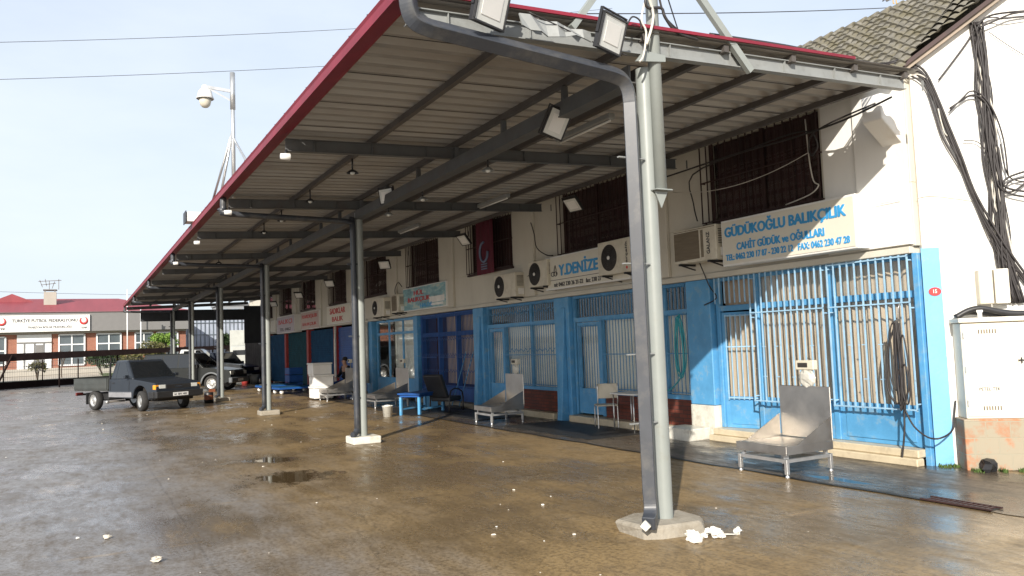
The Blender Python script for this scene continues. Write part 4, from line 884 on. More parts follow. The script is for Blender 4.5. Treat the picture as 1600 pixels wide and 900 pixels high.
text('lettering', 'PETEL-TEK', 'txtk', t, tuple(SK(.42, .93, .3165)), .23, .038, right=tuple(SD), upv=(0, 0, 1), bold=.015, th=.001)
f = MB(); f.box(-.10, .75, -.34, -.03, 0, .60); f.box(.752, 1.5, -.34, -.03, 0, .6)
o = f.build('masonry_base', 'hollow', None, base=(0, 0, 0), bevel=.012, seg=2); o.parent = t; o.location = SK(.32, 0, 0) - t.location; o.rotation_euler = (0, 0, -(pi / 2 - SA))
t = thing('junction_box', 'small ivory junction box above the cream cabinet', 'junction box', tuple(SK(.72, 2.0, .05)))
f = MB(); skbox(f, .57, .73, .001, .12, 1.95, 2.37); f.build('casing', 'acw', t, bevel=.01)
f = MB(); skbox(f, .74, .90, .001, .14, 1.95, 2.37); f.build('casing_lid', 'cab', t, bevel=.01)
# rag and weeds at the foot of the wall
t = MB(); t.ball((0, 0, .07), .10, .08, .09, 8, 5); t.v = [p + Vector((.03 * sin(p.z * 40 + p.x * 30), .02 * cos(p.x * 50), .01 * sin(p.y * 70))) for p in t.v]; t.sm = [False] * len(t.sm)
t.v = [p + SK(.42, 0, .42) for p in t.v]; tag(t.build('rag', 'black'), 'crumpled dark rag at the foot of the brick base', 'rag')
f = MB(); random.seed(3)
for q in range(900):
    a = random.uniform(.0, 1.6); of = .36 + abs(random.gauss(0, .06)); c = SK(a, 0, of if a > .25 else random.uniform(.02, .12)); 
    if (sin(a * 9) + sin(a * 23 + 1)) < -.1: continue
    h = random.uniform(.015, .06); d = Vector((random.uniform(-1, 1), random.uniform(-1, 1), 0)) * .02; e = Vector((random.uniform(-1, 1), random.uniform(-1, 1), 0)).normalized() * .012
    f.add([tuple(c - e), tuple(c + e), tuple(c + d + Vector((0, 0, h)))], [(0, 1, 2)])
tag(f.build('weeds', 'moss', fix=False), 'low green weeds growing along the foot of the cabinet base', 'weeds', kind='stuff')
# hoses
def loops(f, c, X, ry, rz_, n, r, jit=.02, seed=1):
    random.seed(seed)
    for q in range(n):
        cy = c[0] + random.uniform(-jit, jit); cz = c[1] + random.uniform(-jit, jit); a = ry * random.uniform(.6, 1.1); b = rz_ * random.uniform(.85, 1.05)
        f.tube([(X - .01 * (q % 4), cy + a * sin(t) * (1 - .3 * cos(t)), cz + b * cos(t) + (b - rz_) * -1) for t in [2 * pi * i / 28 for i in range(29)]], r, 6)
t = thing('hose', 'black hose hanging in loops from the bars of the sunlit shop', 'hose', (9.0, 6.45, .6))
f = MB(); loops(f, (6.52, 1.3), 9.03, .10, .48, 1, .009, .02, 4); loops(f, (6.44, 1.25), 9.02, .030, .53, 7, .010, .025, 5); loops(f, (6.36, 1.2), 9.0, .08, .42, 1, .010, .02, 9)
f.tube(smooth_path([(9.02, 6.46, 1.75), (9.01, 6.58, 1.45), (9.0, 6.62, 1.0), (9.0, 6.55, .80), (9.0, 6.46, .78), (8.99, 6.46, 1.1), (9.0, 6.36, 1.25), (9.0, 6.32, 1.0), (9.0, 6.40, .72), (8.99, 6.42, .4), (8.98, 6.48, .03)]), .012, 6)
f.tube(smooth_path([(9.0, 6.40, .70), (8.98, 6.28, .50), (8.97, 6.10, .38), (8.99, 5.95, .38)] + [tuple(SK(.17, .45, .08)), tuple(SK(.21, .62, .05)), tuple(SK(.24, .80, .04))]), .011, 6); f.build('hose_coil', 'cable', t)
f = MB(); f.tube([(9.05, 6.45, 1.74), (9.05, 6.43, 1.95), (9.08, 6.42, 2.02)], .006, 6); f.build('hook', 'steelleg', t)
t = thing('hose', 'turquoise hose looped over the window bars right of the first column', 'hose', (9.05, 10.75, .6))
f = MB(); loops(f, (10.68, 1.5), 9.12, .12, .55, 3, .012, .03, 8); f.tube(smooth_path([(9.12, 10.72, 2.0), (9.1, 10.58, 1.6), (9.1, 10.6, 1.1), (9.08, 10.9, .8), (9.05, 11.2, .7), (9.03, 11.4, .35), (9.0, 11.3, .15)]), .012, 6); f.build('hose_coil', 'hoseg', t)
# ------------------------------------------------------------------ block, scales, furniture
f = MB(); f.box(8.62, 9.10, 9.98, 10.62, 0, .20); f.v = [p + Vector((.01 * sin(p.y * 40), .012 * cos(p.x * 31), .0)) for p in f.v]
tag(f.build('concrete_block', 'plinthw', bevel=.02, seg=2), 'mossy pale concrete block at the foot of the blue pillar', 'block')
def scale(label, loc, rz=-90, disp=1, bag=True, s=1., grp='stainless platform scales along the shop fronts'):
    t = thing('platform_scale', label, 'scale', (0, 0, 0), grp); w = .37 * s
    f = MB(); f.bar((-w, -w, .20), (w, -w, .20), .04, .04); f.bar((-w, w, .20), (w, w, .20), .04, .04); f.bar((-w, -w, .20), (-w, w, .20), .04, .04); f.bar((w, -w, .20), (w, w, .20), .04, .04)
    for x in (-w * .9, w * .9):
        for y in (-w * .9, w * .9): f.box(x - .02, x + .02, y - .02, y + .02, .22, .27)
    f.build('frame', 'steelleg', t)
    for x in (-w, w):
        for y in (-w, w):
            f = MB(); f.box(x - .022, x + .022, y - .022, y + .022, .045, .22); f.lathe([(0, 0), (.026, 0), (.026, .02), (.01, .045)], (x, y, 0), n=12); f.build('leg', 'steelleg', t, bevel=.003)
    W_ = w + .03
    f = MB(); f.box(-W_, W_, -W_, W_, .27, .285); f.box(-W_, W_, -W_, -W_ + .004, .285, .37); f.box(-W_, -W_ + .004, -W_ + .004, W_, .285, .37); f.box(W_ - .004, W_, -W_ + .004, W_, .285, .37); f.box(-W_ + .005, W_ - .005, -W_ + .005, W_, .352, .362); f.build('tray', 'steel', t, bevel=.004)
    for x in (-W_, W_ - .004):
        f = MB(); f.prism([(-W_ * .55, .372), (W_ * .95, .372), (W_ * .95, .66)], 'X', x, x + .004); f.build('side_gusset', 'steel', t)
    f = MB(); f.box(-W_, W_, W_ - .004, W_ + .012, .37, 1.02 * (s ** .2)); f.build('back_plate', 'steel', t, bevel=.006)
    if disp:
        f = MB(); f.tube([(.05, W_ + .04, .2), (.05, W_ + .04, 1.22)], .018, 10); f.build('pole', 'steelleg', t)
        f = MB(); f.box(-.09, .19, W_ - .02, W_ + .06, 1.22, 1.34); f.build('display_housing', 'acw', t, bevel=.01)
        f = MB(); f.box(-.05, .10, W_ - .026, W_ - .021, 1.255, 1.31); f.build('display_screen', 'acg', t)
        if bag:
            f = MB(); f.ball((.05, W_ + .02, 1.12), .13, .05, .13, 12, 8); random.seed(2); f.v = [p + Vector([random.uniform(-.012, .012) for _ in range(3)]) for p in f.v]; f.sm = [False] * len(f.sm); f.build('plastic_bag', 'bagm', t)
    return place(t, loc, rz)
M['bagm'] = mat('milky_plastic', (.50, .49, .44), .3, var=.2)
scale('stainless platform scale nearest the camera, in front of the sunlit shop', (7.62, 7.09, 0), -90)
scale('stainless platform scale in front of the shop with the decorated bars', (7.95, 15.28, 0), -90)
scale('stainless platform scale seen just right of the second column', (7.75, 21.9, 0), -90, 1, False, 1.3)
scale('stainless platform scale beside the stacked white foam boxes', (7.55, 26.2, 0), -90, 1, False, 1.15)
for i, (dx, dy, z, lab) in enumerate(((0, 0, .46, 'lowest'), (.02, .03, .86, 'middle'), (-.03, .05, 1.26, 'topmost'))):
    t = thing('foam_box', lab + ' white foam fish box in the stack before the blue shutters', 'box', (7.25 + dx, 27.0 + dy, z - .41), 'stacked white foam boxes')
    f = MB(); f.box(6.95 + dx, 7.6 + dx, 26.7 + dy, 27.4 + dy, z - .41, z - .07); f.build('box_body', 'foam', t, bevel=.02)
    f = MB(); f.box(6.93 + dx, 7.62 + dx, 26.68 + dy, 27.42 + dy, z - .068, z - .012); f.build('lid', 'foam', t, bevel=.012)
t = thing('chair', 'pale grey metal chair beside a small table by the brick panel', 'chair', (9.0, 12.6, 0))
def chair(t):
    f = MB(); f.box(-.2, .2, -.2, .2, .43, .455); f.build('seat', 'acw', t, bevel=.01)
    f = MB(); f.box(-.2, .2, .19, .215, .58, .86); f.build('backrest', 'acw', t, bevel=.012)
    for x in (-.19, .19):
        f = MB(); f.tube(smooth_path([(x, .24, .86), (x, .20, .5), (x, .17, .43), (x, .19, .02), (x, .15, .012), (x, -.2, .012), (x, -.19, .05), (x, -.17, .43)], 3), .012, 8); f.build('leg', 'steelleg', t)
    f = MB(); f.tube([(-.19, -.2, .012), (.19, -.2, .012)], .011, 8); f.build('stretcher', 'steelleg', t)
t.location = (0, 0, 0); chair(t); place(t, (8.88, 12.62, 0), 155)
t = thing('side_table', 'small white topped table half hidden behind the first column', 'table', (0, 0, 0))
f = MB(); f.box(-.35, .35, -.25, .25, .68, .71); f.build('table_top', 'white', t, bevel=.008)
for x in (-.3, .3):
    for y in (-.2, .2): f = MB(); f.tube([(x, y, .68), (x, y, 0)], .013, 8); f.build('leg', 'steelleg', t)
place(t, (8.85, 11.75, 0), 90)
t = thing('bench_table', 'low blue wooden table on the dark mats', 'table', (0, 0, 0))
f = MB(); f.box(-.62, .62, -.33, .33, .50, .54); f.box(-.58, .58, -.29, .29, .44, .498); f.build('table_top', 'bluel', t, bevel=.006) if 'bluel' in M else f.build('table_top', 'dblue', t, bevel=.006)
for x in (-.55, .55):
    for y in (-.27, .27): f = MB(); f.box(x - .03, x + .03, y - .03, y + .03, 0, .44); f.build('leg', 'blue', t)
f = MB(); f.box(-.52, .52, -.28, -.25, .12, .16); f.box(-.52, .52, .25, .28, .12, .16); f.build('stretcher', 'blue', t)
place(t, (7.65, 18.9, 0), 35)
t = thing('bench_table', 'second blue low bench behind the blue table, partly covered', 'bench', (0, 0, 0))
f = MB(); f.box(-.6, .6, -.2, .2, .46, .50); f.build('bench_top', 'dblue', t, bevel=.006)
for x in (-.52, .52): f = MB(); f.box(x - .03, x + .03, -.17, .17, 0, .46); f.build('leg', 'blue', t)
place(t, (8.5, 20.4, 0), 70)
t = thing('armchair', 'worn black reclining chair in front of the lattice gates', 'chair', (0, 0, 0))
f = MB(); f.box(-.28, .28, -.28, .28, .28, .40); f.build('seat', 'black', t, bevel=.03, seg=2)
f = MB(); f.prism([(.22, .38), (.34, .38), (.62, .95), (.50, .98)], 'X', -.28, .28); f.build('backrest', 'black', t, bevel=.03, seg=2)
for x in (-.3, .3): f = MB(); f.tube(smooth_path([(x, -.3, 0), (x, -.28, .5), (x, .2, .55), (x, .3, 0)], 3), .02, 8); f.build('leg', 'black', t)
place(t, (8.25, 18.75, 0), 120)
t = thing('bucket', 'old white plastic bucket with rags near the second column', 'bucket', (0, 0, 0))
f = MB(); f.lathe([(0, .004), (.105, .004), (.13, .26), (.137, .262), (.137, .275), (.125, .275), (.10, .02), (0, .02)], n=20); f.build('bucket_body', 'plinthw', t)
f = MB(); f.ball((0, 0, .24), .11, .11, .06, 8, 5); f.sm = [False] * len(f.sm); f.build('rag', 'foam', t)
f = MB(); f.tube([(.135 * cos(a), .02, .26 - .10 * sin(a)) for a in [pi * i / 10 for i in range(11)]], .004, 5); f.build('handle', 'steelleg', t)
place(t, (6.62, 18.6, 0), 30)
for (x0, x1, y0, y1, lab) in ((7.55, 8.95, 11.3, 14.4, 'black rubber mat in front of the brick panel'), (7.75, 8.95, 15.9, 18.2, 'black rubber mat behind the second scale'), (7.1, 8.9, 18.3, 21.0, 'black rubber mat under the low blue table')):
    f = MB(); n5 = 16; vs = [(x0 + .04 * sin(i * 2.1), y0 + (y1 - y0) * i / n5, .02) for i in range(n5 + 1)] + [(x1, y0 + (y1 - y0) * i / n5, .022) for i in range(n5 + 1)]
    vs += [(a, b, .008) for a, b, c in vs]; k = n5 + 1
    f.add(vs, [(i, i + k, i + k + 1, i + 1) for i in range(n5)] + [(i, i + 1, i + 1 + 2 * k, i + 2 * k) for i in range(n5)] + [(0, 2 * k, 3 * k, k), (n5, n5 + k, n5 + 3 * k, n5 + 2 * k)])
    tag(f.build('floor_mat', 'mat'), lab, 'mat', 'rubber mats before the shops')
# tall tools leaning on the lattice
for y, lab in ((19.5, 'pale squeegee leaning on the lattice gate, left one'), (19.05, 'pale squeegee leaning on the lattice gate, right one')):
    t = thing('squeegee', lab, 'squeegee', (9.0, y, 0)); f = MB(); f.tube([(8.85, y + .25, .05), (9.16, y - .1, 1.5)], .012, 6); f.build('handle', 'blue', t); f = MB(); f.box(8.80, 8.90, y + .02, y + .48, .02, .07); f.build('blade', 'black', t)
# low blue platforms in front of the shutters
for (x, y, lab) in ((7.5, 32.0, 'low blue platform trolley nearest the second column'), (7.4, 34.6, 'low blue platform trolley farther along the shutters')):
    t = thing('platform_trolley', lab, 'trolley', (0, 0, 0), 'low blue platform trolleys')
    f = MB(); f.box(-.75, .75, -.55, .55, .20, .27); f.build('deck', 'bluel' if 'bluel' in M else 'dblue', t, bevel=.01)
    f = MB(); f.box(-.74, .74, -.54, .54, .272, .30); f.build('deck_cover', 'navy', t)
    for a in (-.6, .6):
        for b in (-.42, .42): f = MB(); f.lathe([(0, -.03), (.08, -.03), (.08, .03), (0, .03)], (a, b, .10), 'Y', 12); f.box(a - .02, a + .02, b - .01, b + .01, .1, .2); f.build('wheel', 'white', t)
    place(t, (x, y, 0), 5)
t = thing('crate', 'dark blue crate stack against the far teal shutter', 'crate', (8.3, 35.2, 0))
for k in range(3): f = MB(); f.box(8.0, 8.6, 34.9, 35.7, .02 + k * .32, .31 + k * .32); f.build('crate_body', 'dblue', t, bevel=.02)
# storm drain grate
t = thing('drain_grate', 'rusty slotted drain grate in the paving near the corner', 'drain grate', (7.37, 4.75, 0))
f = MB(); f.box(7.29, 7.45, 4.40, 5.06, .007, .011); f.build('pit', 'dark', t)
f = MB()
for k in range(12): y = 4.43 + k * .053; f.box(7.30, 7.44, y, y + .024, .012, .022)
f.box(7.275, 7.298, 4.38, 5.08, .011, .026); f.box(7.442, 7.465, 4.38, 5.08, .011, .026); f.build('grate', 'rust', t)
# gull on the ridge
def skin(name, mt, joints, edges, parent=None, sub=2):
    me = bpy.data.meshes.new(name); me.from_pydata([j[0] for j in joints], edges, []); me.update()
    o = bpy.data.objects.new(name, me); COL.objects.link(o); o.modifiers.new('skin', 'SKIN')
    if not me.skin_vertices: 
        bpy.context.view_layer.objects.active = o
    for i, j in enumerate(joints):
        sv_ = me.skin_vertices[0].data[i]; r = j[1]; sv_.radius = r if isinstance(r, tuple) else (r, r); sv_.use_root = (i == 0)
    sb = o.modifiers.new('sub', 'SUBSURF'); sb.levels = sub; sb.render_levels = sub
    bpy.context.view_layer.update(); dg = bpy.context.evaluated_depsgraph_get(); m2 = bpy.data.meshes.new_from_object(o.evaluated_get(dg))
    bpy.data.objects.remove(o)
    for p in m2.polygons: p.use_smooth = True
    m2.materials.clear(); m2.materials.append(M[mt]); o2 = bpy.data.objects.new(name, m2); COL.objects.link(o2)
    if parent: o2.parent = parent
    return o2
t = thing('gull', 'white gull with grey wings standing on the tiled roof ridge', 'bird', (0, 0, 0))
skin('body', 'white', [((0, 0, .16), .065), ((.10, 0, .20), .055), ((.155, 0, .265), .03), ((.175, 0, .30), .033), ((.21, 0, .295), .012), ((-.10, 0, .15), .045), ((-.20, 0, .145), .016)], [(0, 1), (1, 2), (2, 3), (3, 4), (0, 5), (5, 6)], t)
M['gullg'] = mat('gull_grey', (.30, .32, .34), .7)
skin('wing', 'gullg', [((.07, .05, .19), (.022, .05)), ((-.06, .058, .175), (.018, .045)), ((-.24, .03, .15), (.008, .012))], [(0, 1), (1, 2)], t)
skin('wing', 'gullg', [((.07, -.05, .19), (.022, .05)), ((-.06, -.058, .175), (.018, .045)), ((-.24, -.03, .15), (.008, .012))], [(0, 1), (1, 2)], t)
M['beak'] = mat('yellow_beak', (.6, .35, .03), .5); f = MB(); f.tube([(.20, 0, .297), (.245, 0, .287)], [.011, .004], 6); f.build('beak', 'beak', t)
for y in (-.025, .025): f = MB(); f.tube([(.0, y, .12), (.0, y, .01), (.03, y, .005)], .006, 6); f.build('leg', 'beak', t)
place(t, (RXR, 7.25, roofz(RXR) + .10), 250)
# ------------------------------------------------------------------ litter
def lump(name, lab, cat, c, r, mt, seed, grp=None, fl=.5):
    random.seed(seed); f = MB(); f.ball((0, 0, 0), r, r * .8, r * fl, 9, 6)
    f.v = [p * (1 + random.uniform(-.42, .38)) for p in f.v]; f.sm = [False] * len(f.sm); mz = min(p.z for p in f.v); f.v = [p + Vector((c[0], c[1], .002 - mz * .8)) for p in f.v]
    return tag(f.build(name, mt), lab, cat, grp)
t = thing('rag_pile', 'heap of crumpled white rags beside the concrete foot of the first column', 'rags', (4.62, 5.22, 0))
random.seed(21)
for q in range(22):
    f = MB(); cx, cy = 4.60 + random.uniform(-.16, .16), 5.19 + random.uniform(-.07, .07); r = random.uniform(.022, .045); f.ball((0, 0, 0), r * 1.3, r, r * .75, 9, 6)
    f.v = [Matrix.Rotation(q, 3, 'Z') @ (p * (1 + random.uniform(-.45, .35))) + Vector((cx, cy, .025 + (.03 if q > 13 else 0))) for p in f.v]; f.sm = [False] * len(f.sm); f.build('rag', 'litter', t)
f = MB(); f.tube([(4.75, 5.15, .03), (4.87, 5.10, .02)], .004, 5); f.build('stick', 'litter', t)
lump('litter', 'single crumpled white rag lying right of the rag heap', 'litter', (4.93, 5.15), .035, 'litter', 5, None, .8)
lump('litter', 'pale crumpled paper near the bottom left of the yard', 'litter', (.57, 7.31), .042, 'shell', 6)
lump('litter', 'pale crumpled scrap left of the other one in the lower yard', 'litter', (.24, 8.52), .036, 'shell', 7)
random.seed(31); k = 0
for i in range(62):
    a = random.random(); y = 4.6 + 22 * a ** 1.7; x = random.uniform(-.5 + .12 * y * .3, 5.6) if y < 16 else random.uniform(-1.5, 6.5)
    if y < 6.2 and abs(x - 4.5) < .6: continue
    f = MB(); r = random.choice((.006, .008, .010, .012, .016, .022)); th = random.uniform(0, 3); 
    vs = [(x + r * random.uniform(.6, 1.3) * cos(th + q), y + r * random.uniform(.5, 1.6) * sin(th + q), .003) for q in (0, 1.3, 2.4, 3.6, 5.0)]; vs += [(a_ * .7 + x * .3, b_ * .7 + y * .3, .003 + r * .45) for a_, b_, _ in vs]
    f.add(vs, [(5, 6, 7, 8, 9)] + [(q, (q + 1) % 5, 5 + (q + 1) % 5, 5 + q) for q in range(5)])
    tag(f.build('litter', 'shell' if i % 3 else 'litter'), 'tiny pale scrap of litter lying on the wet yard concrete', 'litter', 'tiny pale scraps scattered over the yard')
# seated person
# ================================================================== PERSON
M['skin'] = mat('skin', (.42, .23, .15), .6, var=.06); M['jacket'] = mat('black_jacket', (.018, .018, .022), .85, var=.3); M['trous'] = mat('blue_overalls', (.02, .07, .25), .85, var=.2); M['hair'] = mat('dark_hair', (.02, .014, .01), .8)
t = thing('person', 'seated person in a black jacket and blue trousers among the scales', 'person', (0, 0, 0))
# local: faces -Y
J = [((0, 0, .50), .12), ((0, -.02, .75), .13), ((0, -.05, 1.0), .12), ((0, -.07, 1.13), .055), ((0, -.10, 1.22), .085), ((0, -.11, 1.32), .075),
     ((-.18, -.05, 1.05), .06), ((-.24, -.12, .82), .045), ((-.14, -.32, .70), .034), ((.18, -.05, 1.05), .06), ((.24, -.12, .82), .045), ((.14, -.32, .70), .034),
     ((-.10, -.12, .50), .09), ((-.14, -.45, .50), .065), ((-.14, -.47, .10), .045), ((-.14, -.58, .05), .038), ((.10, -.12, .50), .09), ((.14, -.45, .50), .065), ((.14, -.47, .10), .045), ((.14, -.58, .05), .038)]
Ed = [(0, 1), (1, 2), (2, 3), (3, 4), (4, 5), (2, 6), (6, 7), (7, 8), (2, 9), (9, 10), (10, 11), (0, 12), (12, 13), (13, 14), (14, 15), (0, 16), (16, 17), (17, 18), (18, 19)]
skin('body', 'skin', J, Ed, t)
def grow(idx, ed, k, nm, mt): skin(nm, mt, [(J[i][0], J[i][1] + k) for i in idx], ed, t)
grow([1, 0, 2, 6, 7, 8, 9, 10, 11], [(0, 1), (0, 2), (2, 3), (3, 4), (4, 5), (2, 6), (6, 7), (7, 8)], .018, 'jacket', 'jacket')
grow([0, 12, 13, 14, 16, 17, 18], [(0, 1), (1, 2), (2, 3), (0, 4), (4, 5), (5, 6)], .016, 'trousers', 'trous')
for s_ in (-1, 1):
    skin('shoe', 'black', [((s_ * .14, -.46, .06), .045), ((s_ * .14, -.60, .045), .04), ((s_ * .14, -.68, .04), .03)], [(0, 1), (1, 2)], t)
    for q in range(4): f = MB(); x = s_ * .12 + (q - 1.5) * .018; f.tube([(x, -.34, .70), (x, -.39, .695), (x - s_ * .005, -.42, .675 + .004 * abs(q - 1.5))], [.009, .008, .006], 6); f.build('finger', 'skin', t)
f = MB(); f.ball((0, -.085, 1.31), .088, .098, .09, 14, 8); f.v = [p + Vector((0, .02, .02)) for p in f.v]; f.build('hair', 'hair', t)
f = MB(); f.tube([(0, -.185, 1.27), (0, -.215, 1.245)], [.010, .014], 6); f.build('nose', 'skin', t)
t2 = thing('stool', 'low dark stool under the seated person', 'stool', (0, 0, 0)); f = MB(); f.box(-.2, .2, -.18, .2, .34, .38); f.build('seat', 'black', t2, bevel=.01)
for x in (-.16, .16):
    for y in (-.14, .16): f = MB(); f.tube([(x, y, .34), (x * 1.1, y * 1.1, 0)], .014, 6); f.build('leg', 'black', t2)
place(t, (8.35, 27.6, 0), -75); place(t2, (8.35, 27.6, 0), -75)
# ================================================================== VEHICLES (local: forward +X)
M['chassisg'] = mat('grey_underside', (.10, .09, .08), .8); M['tyre'] = mat('tyre_rubber', (.028, .027, .026), .85, var=.25, vs=10); M['rim'] = mat('rim_silver', (.45, .45, .44), .4, .6, var=.1); M['cglass'] = mat('dark_car_glass', (.012, .014, .016), .06, var=.05, spec=.8)
M['bump'] = mat('black_bumper', (.02, .02, .021), .6, var=.2); M['amber'] = mat('amber_lens', (.75, .30, .02), .25, var=.05); M['lampg'] = mat('headlamp_glass', (.65, .66, .62), .12, var=.1); M['redl'] = mat('tail_lens', (.12, .015, .012), .3); M['chrome'] = mat('chrome_trim', (.6, .6, .6), .2, 1.0); M['plate'] = mat('plate_white', (.75, .75, .74), .4)
def paint(nm, c, rough=.28): return mat(nm, c, rough, 0, var=.08, vs=2, grime=.25, grimecol=(.08, .07, .055), gs=2.5, gth=(.55, .75), spec=.35)
def wheel(parent, x, y, r, w, side, steer=0):
    o = bpy.data.objects.new('wheel', None); COL.objects.link(o); o.parent = parent; o.location = (x, y, r)
    def b(mb, nm, mt):
        if side < 0: mb.v = [Vector((p.x, -p.y, p.z)) for p in mb.v]
        q = mb.build(nm, mt, None, base=(0, 0, 0)); q.parent = o; q.location = (0, 0, 0)
    f = MB(); h = w / 2; f.lathe([(r * .62, -h), (r * .92, -h), (r, -h * .75), (r, h * .75), (r * .92, h), (r * .80, h * 1.06), (r * .62, h)], axis='Y', n=32); b(f, 'tyre', 'tyre')
    f = MB(); f.lathe([(r * .63, h * .9), (r * .60, h * .98), (r * .54, h * .45), (r * .36, h * .35), (r * .30, h * .75), (r * .12, h * .85), (0, h * .8)], axis='Y', n=32)
    f.lathe([(r * .63, -h), (0, -h * .5)], axis='Y', n=16); b(f, 'rim', 'rim')
    f = MB()
    for q in range(8): a = q * pi / 4; f.lathe([(0, h * .46), (r * .05, h * .46)], (r * .45 * cos(a), 0, r * .45 * sin(a)), 'Y', 8)
    b(f, 'rim_hole', 'black'); o.rotation_euler = (0, 0, rad(steer)); return o
def arch(cx, r, z0, n=9): return [(cx + r * cos(pi - pi * i / n), z0 + r * sin(pi - pi * i / n)) for i in range(n + 1)]
def shell(parent, nm, mt, poly, hw, taper=lambda x, z: 1., bev=.035):
    f = MB(); f.prism(poly, 'Y', -hw, hw); f.v = [Vector((p.x, p.y * taper(p.x, p.z), p.z)) for p in f.v]; return f.build(nm, mt, parent, bevel=bev * 1.5, seg=4, hard=True)
def cabin(parent, mt, b0, b1, t0, t1, z0, z1, hw0, hw1, side_w, name='cab', front=True, rear=True, rt_=.0):
    """greenhouse: base x from b0 (rear) to b1 (front) at z0, top t0..t1 at z1"""
    f = MB(); f.add([(b0, -hw0, z0), (b1, -hw0, z0), (b1, hw0, z0), (b0, hw0, z0), (t0, -hw1, z1), (t1, -hw1, z1), (t1, hw1, z1), (t0, hw1, z1)], [(0, 3, 2, 1), (4, 5, 6, 7), (0, 1, 5, 4), (1, 2, 6, 5), (2, 3, 7, 6), (3, 0, 4, 7)])
    c = f.build(name, mt, parent, bevel=.055, seg=4, hard=True)
    def lerp(a, b, k): return a + (b - a) * k
    for poly in side_w:
        for s_ in (-1, 1):
            g = MB(); pts = []
            for (x, z) in poly:
                k = (z - z0) / (z1 - z0); pts.append((x, s_ * (lerp(hw0, hw1, k) + .004), z))
            g.add(pts + [(a, b - s_ * .012, c_) for a, b, c_ in pts], [list(range(len(pts)))] + [(i, (i + 1) % len(pts), len(pts) + (i + 1) % len(pts), len(pts) + i) for i in range(len(pts))]); g.build('side_window', 'cglass', parent)
    def scr(xb, xt, sgn, nm):
        g = MB(); k0, k1 = .08, .90; P = []
        for k in (k0, k1):
            x = lerp(xb, xt, k) + sgn * .006; z = lerp(z0, z1, k); h = lerp(hw0, hw1, k) - .07; P += [(x, -h, z), (x, h, z)]
        P = [P[0], P[1], P[3], P[2]]; g.add(P + [(a - sgn * .015, b, c_) for a, b, c_ in P], [(0, 1, 2, 3), (0, 1, 5, 4), (1, 2, 6, 5), (2, 3, 7, 6), (3, 0, 4, 7)]); g.build(nm, 'cglass', parent)
    if front: scr(b1, t1, 1, 'windscreen')
    if rear: scr(b0, t0, -1, 'rear_window')
    return c
def bx(parent, nm, mt, *a, bevel=.006): f = MB(); f.box(*a); return f.build(nm, mt, parent, bevel=bevel)
# ---- old grey pickup
M['pgrey'] = paint('slate_grey_paint', (.022, .027, .035)); M['pbed'] = mat('grey_drop_side', (.05, .055, .052), .6, var=.2, grime=.4)
t = thing('pickup_truck', 'old slate grey pickup with a flat drop sided bed and steered front wheels', 'pickup truck', (0, 0, 0)); TR = t
r = .31; hw = .80
low = [(.92, .42), (2.64 - .40, .38)] + arch(2.64, .39, .40) + [(3.06, .36), (3.42, .38), (3.44, .62), (3.42, .80), (3.34, .86), (2.2, .985), (2.0, .99), (.92, .99)]
shell(t, 'body', 'pgrey', low, hw, lambda x, z: (1 - .05 * max(0, (x - 2.6)) - .10 * max(0, z - .72)))
cabin(t, 'pgrey', .93, 2.22, 1.06, 1.66, .97, 1.58, .765, .62, [[(1.12, 1.02), (1.20, 1.50), (1.28, 1.52), (1.26, 1.02)], [(1.30, 1.02), (1.32, 1.52), (1.62, 1.52), (2.02, 1.02)]], 'cab')
f = MB(); f.box(.93, 2.10, -.806, .806, .40, .405); f.build('sill', 'bump', t)
for s_ in (-1, 1):
    f = MB(); f.bar((1.02, s_ * .785, .95), (1.02, s_ * .803, .46), .006, .006); f.bar((2.05, s_ * .785, .95), (2.05, s_ * .80, .60), .006, .006); f.box(1.1, 1.22, s_ * .79 - .012, s_ * .79 + .012, .86, .885); d = f.build('door_seam', 'bump', t)
    bx(t, 'side_stripe', 'chrome', .93, 2.22, s_ * .808 - .003, s_ * .808 + .003, .585, .60, bevel=0)
    M.setdefault('silv', mat('silver_lower_paint', (.22, .22, .23), .4)); bx(t, 'lower_panel', 'silv', .94, 2.20, s_ * .806 - .004, s_ * .806 + .004, .43, .58, bevel=0)
    f = MB(); f.box(1.96, 2.06, s_ * .80, s_ * .93, 1.02, 1.12); f.bar((2.0, s_ * .76, 1.03), (2.0, s_ * .84, 1.05), .02, .02); f.build('wing_mirror', 'pgrey', t, bevel=.015)
    # bed corner fittings, mud flaps, lamps
    bx(t, 'mudguard', 'bump', -.42, -.39, s_ * .55, s_ * .80, .18, .56, bevel=0)
    bx(t, 'headlamp', 'lampg', 3.40, 3.432, s_ * .44, s_ * .66, .67, .80)
    bx(t, 'indicator', 'amber', 3.28, 3.425, s_ * .665, s_ * .775, .665, .80)
    bx(t, 'tail_lamp', 'redl', -1.10, -1.04, s_ * .55, s_ * .78, .46, .56)
bx(t, 'grille', 'bump', 3.415, 3.437, -.43, .43, .67, .80)
text('lettering', 'ISUZU', 'chrome', t, (3.438, -.12, .715), .24, .035, right=(0, 1, 0), upv=(0, 0, 1), bold=.02, th=.003)
f = MB(); f.box(3.38, 3.54, -.80, .80, .40, .60); f.box(3.10, 3.38, -.82, -.78, .40, .60); f.box(3.10, 3.38, .78, .82, .40, .60); f.build('front_bumper', 'bump', t, bevel=.03, seg=2)
pl = bx(t, 'number_plate', 'plate', 3.541, 3.548, -.26, .26, .44, .55, bevel=0)
text('lettering', '61 BN 482', 'txtk', t, (3.549, -.22, .465), .44, .06, right=(0, 1, 0), upv=(0, 0, 1), bold=.02, th=.001)
bed = bx(t, 'bed', 'pbed', -1.12, .84, -.80, .80, .62, .68)
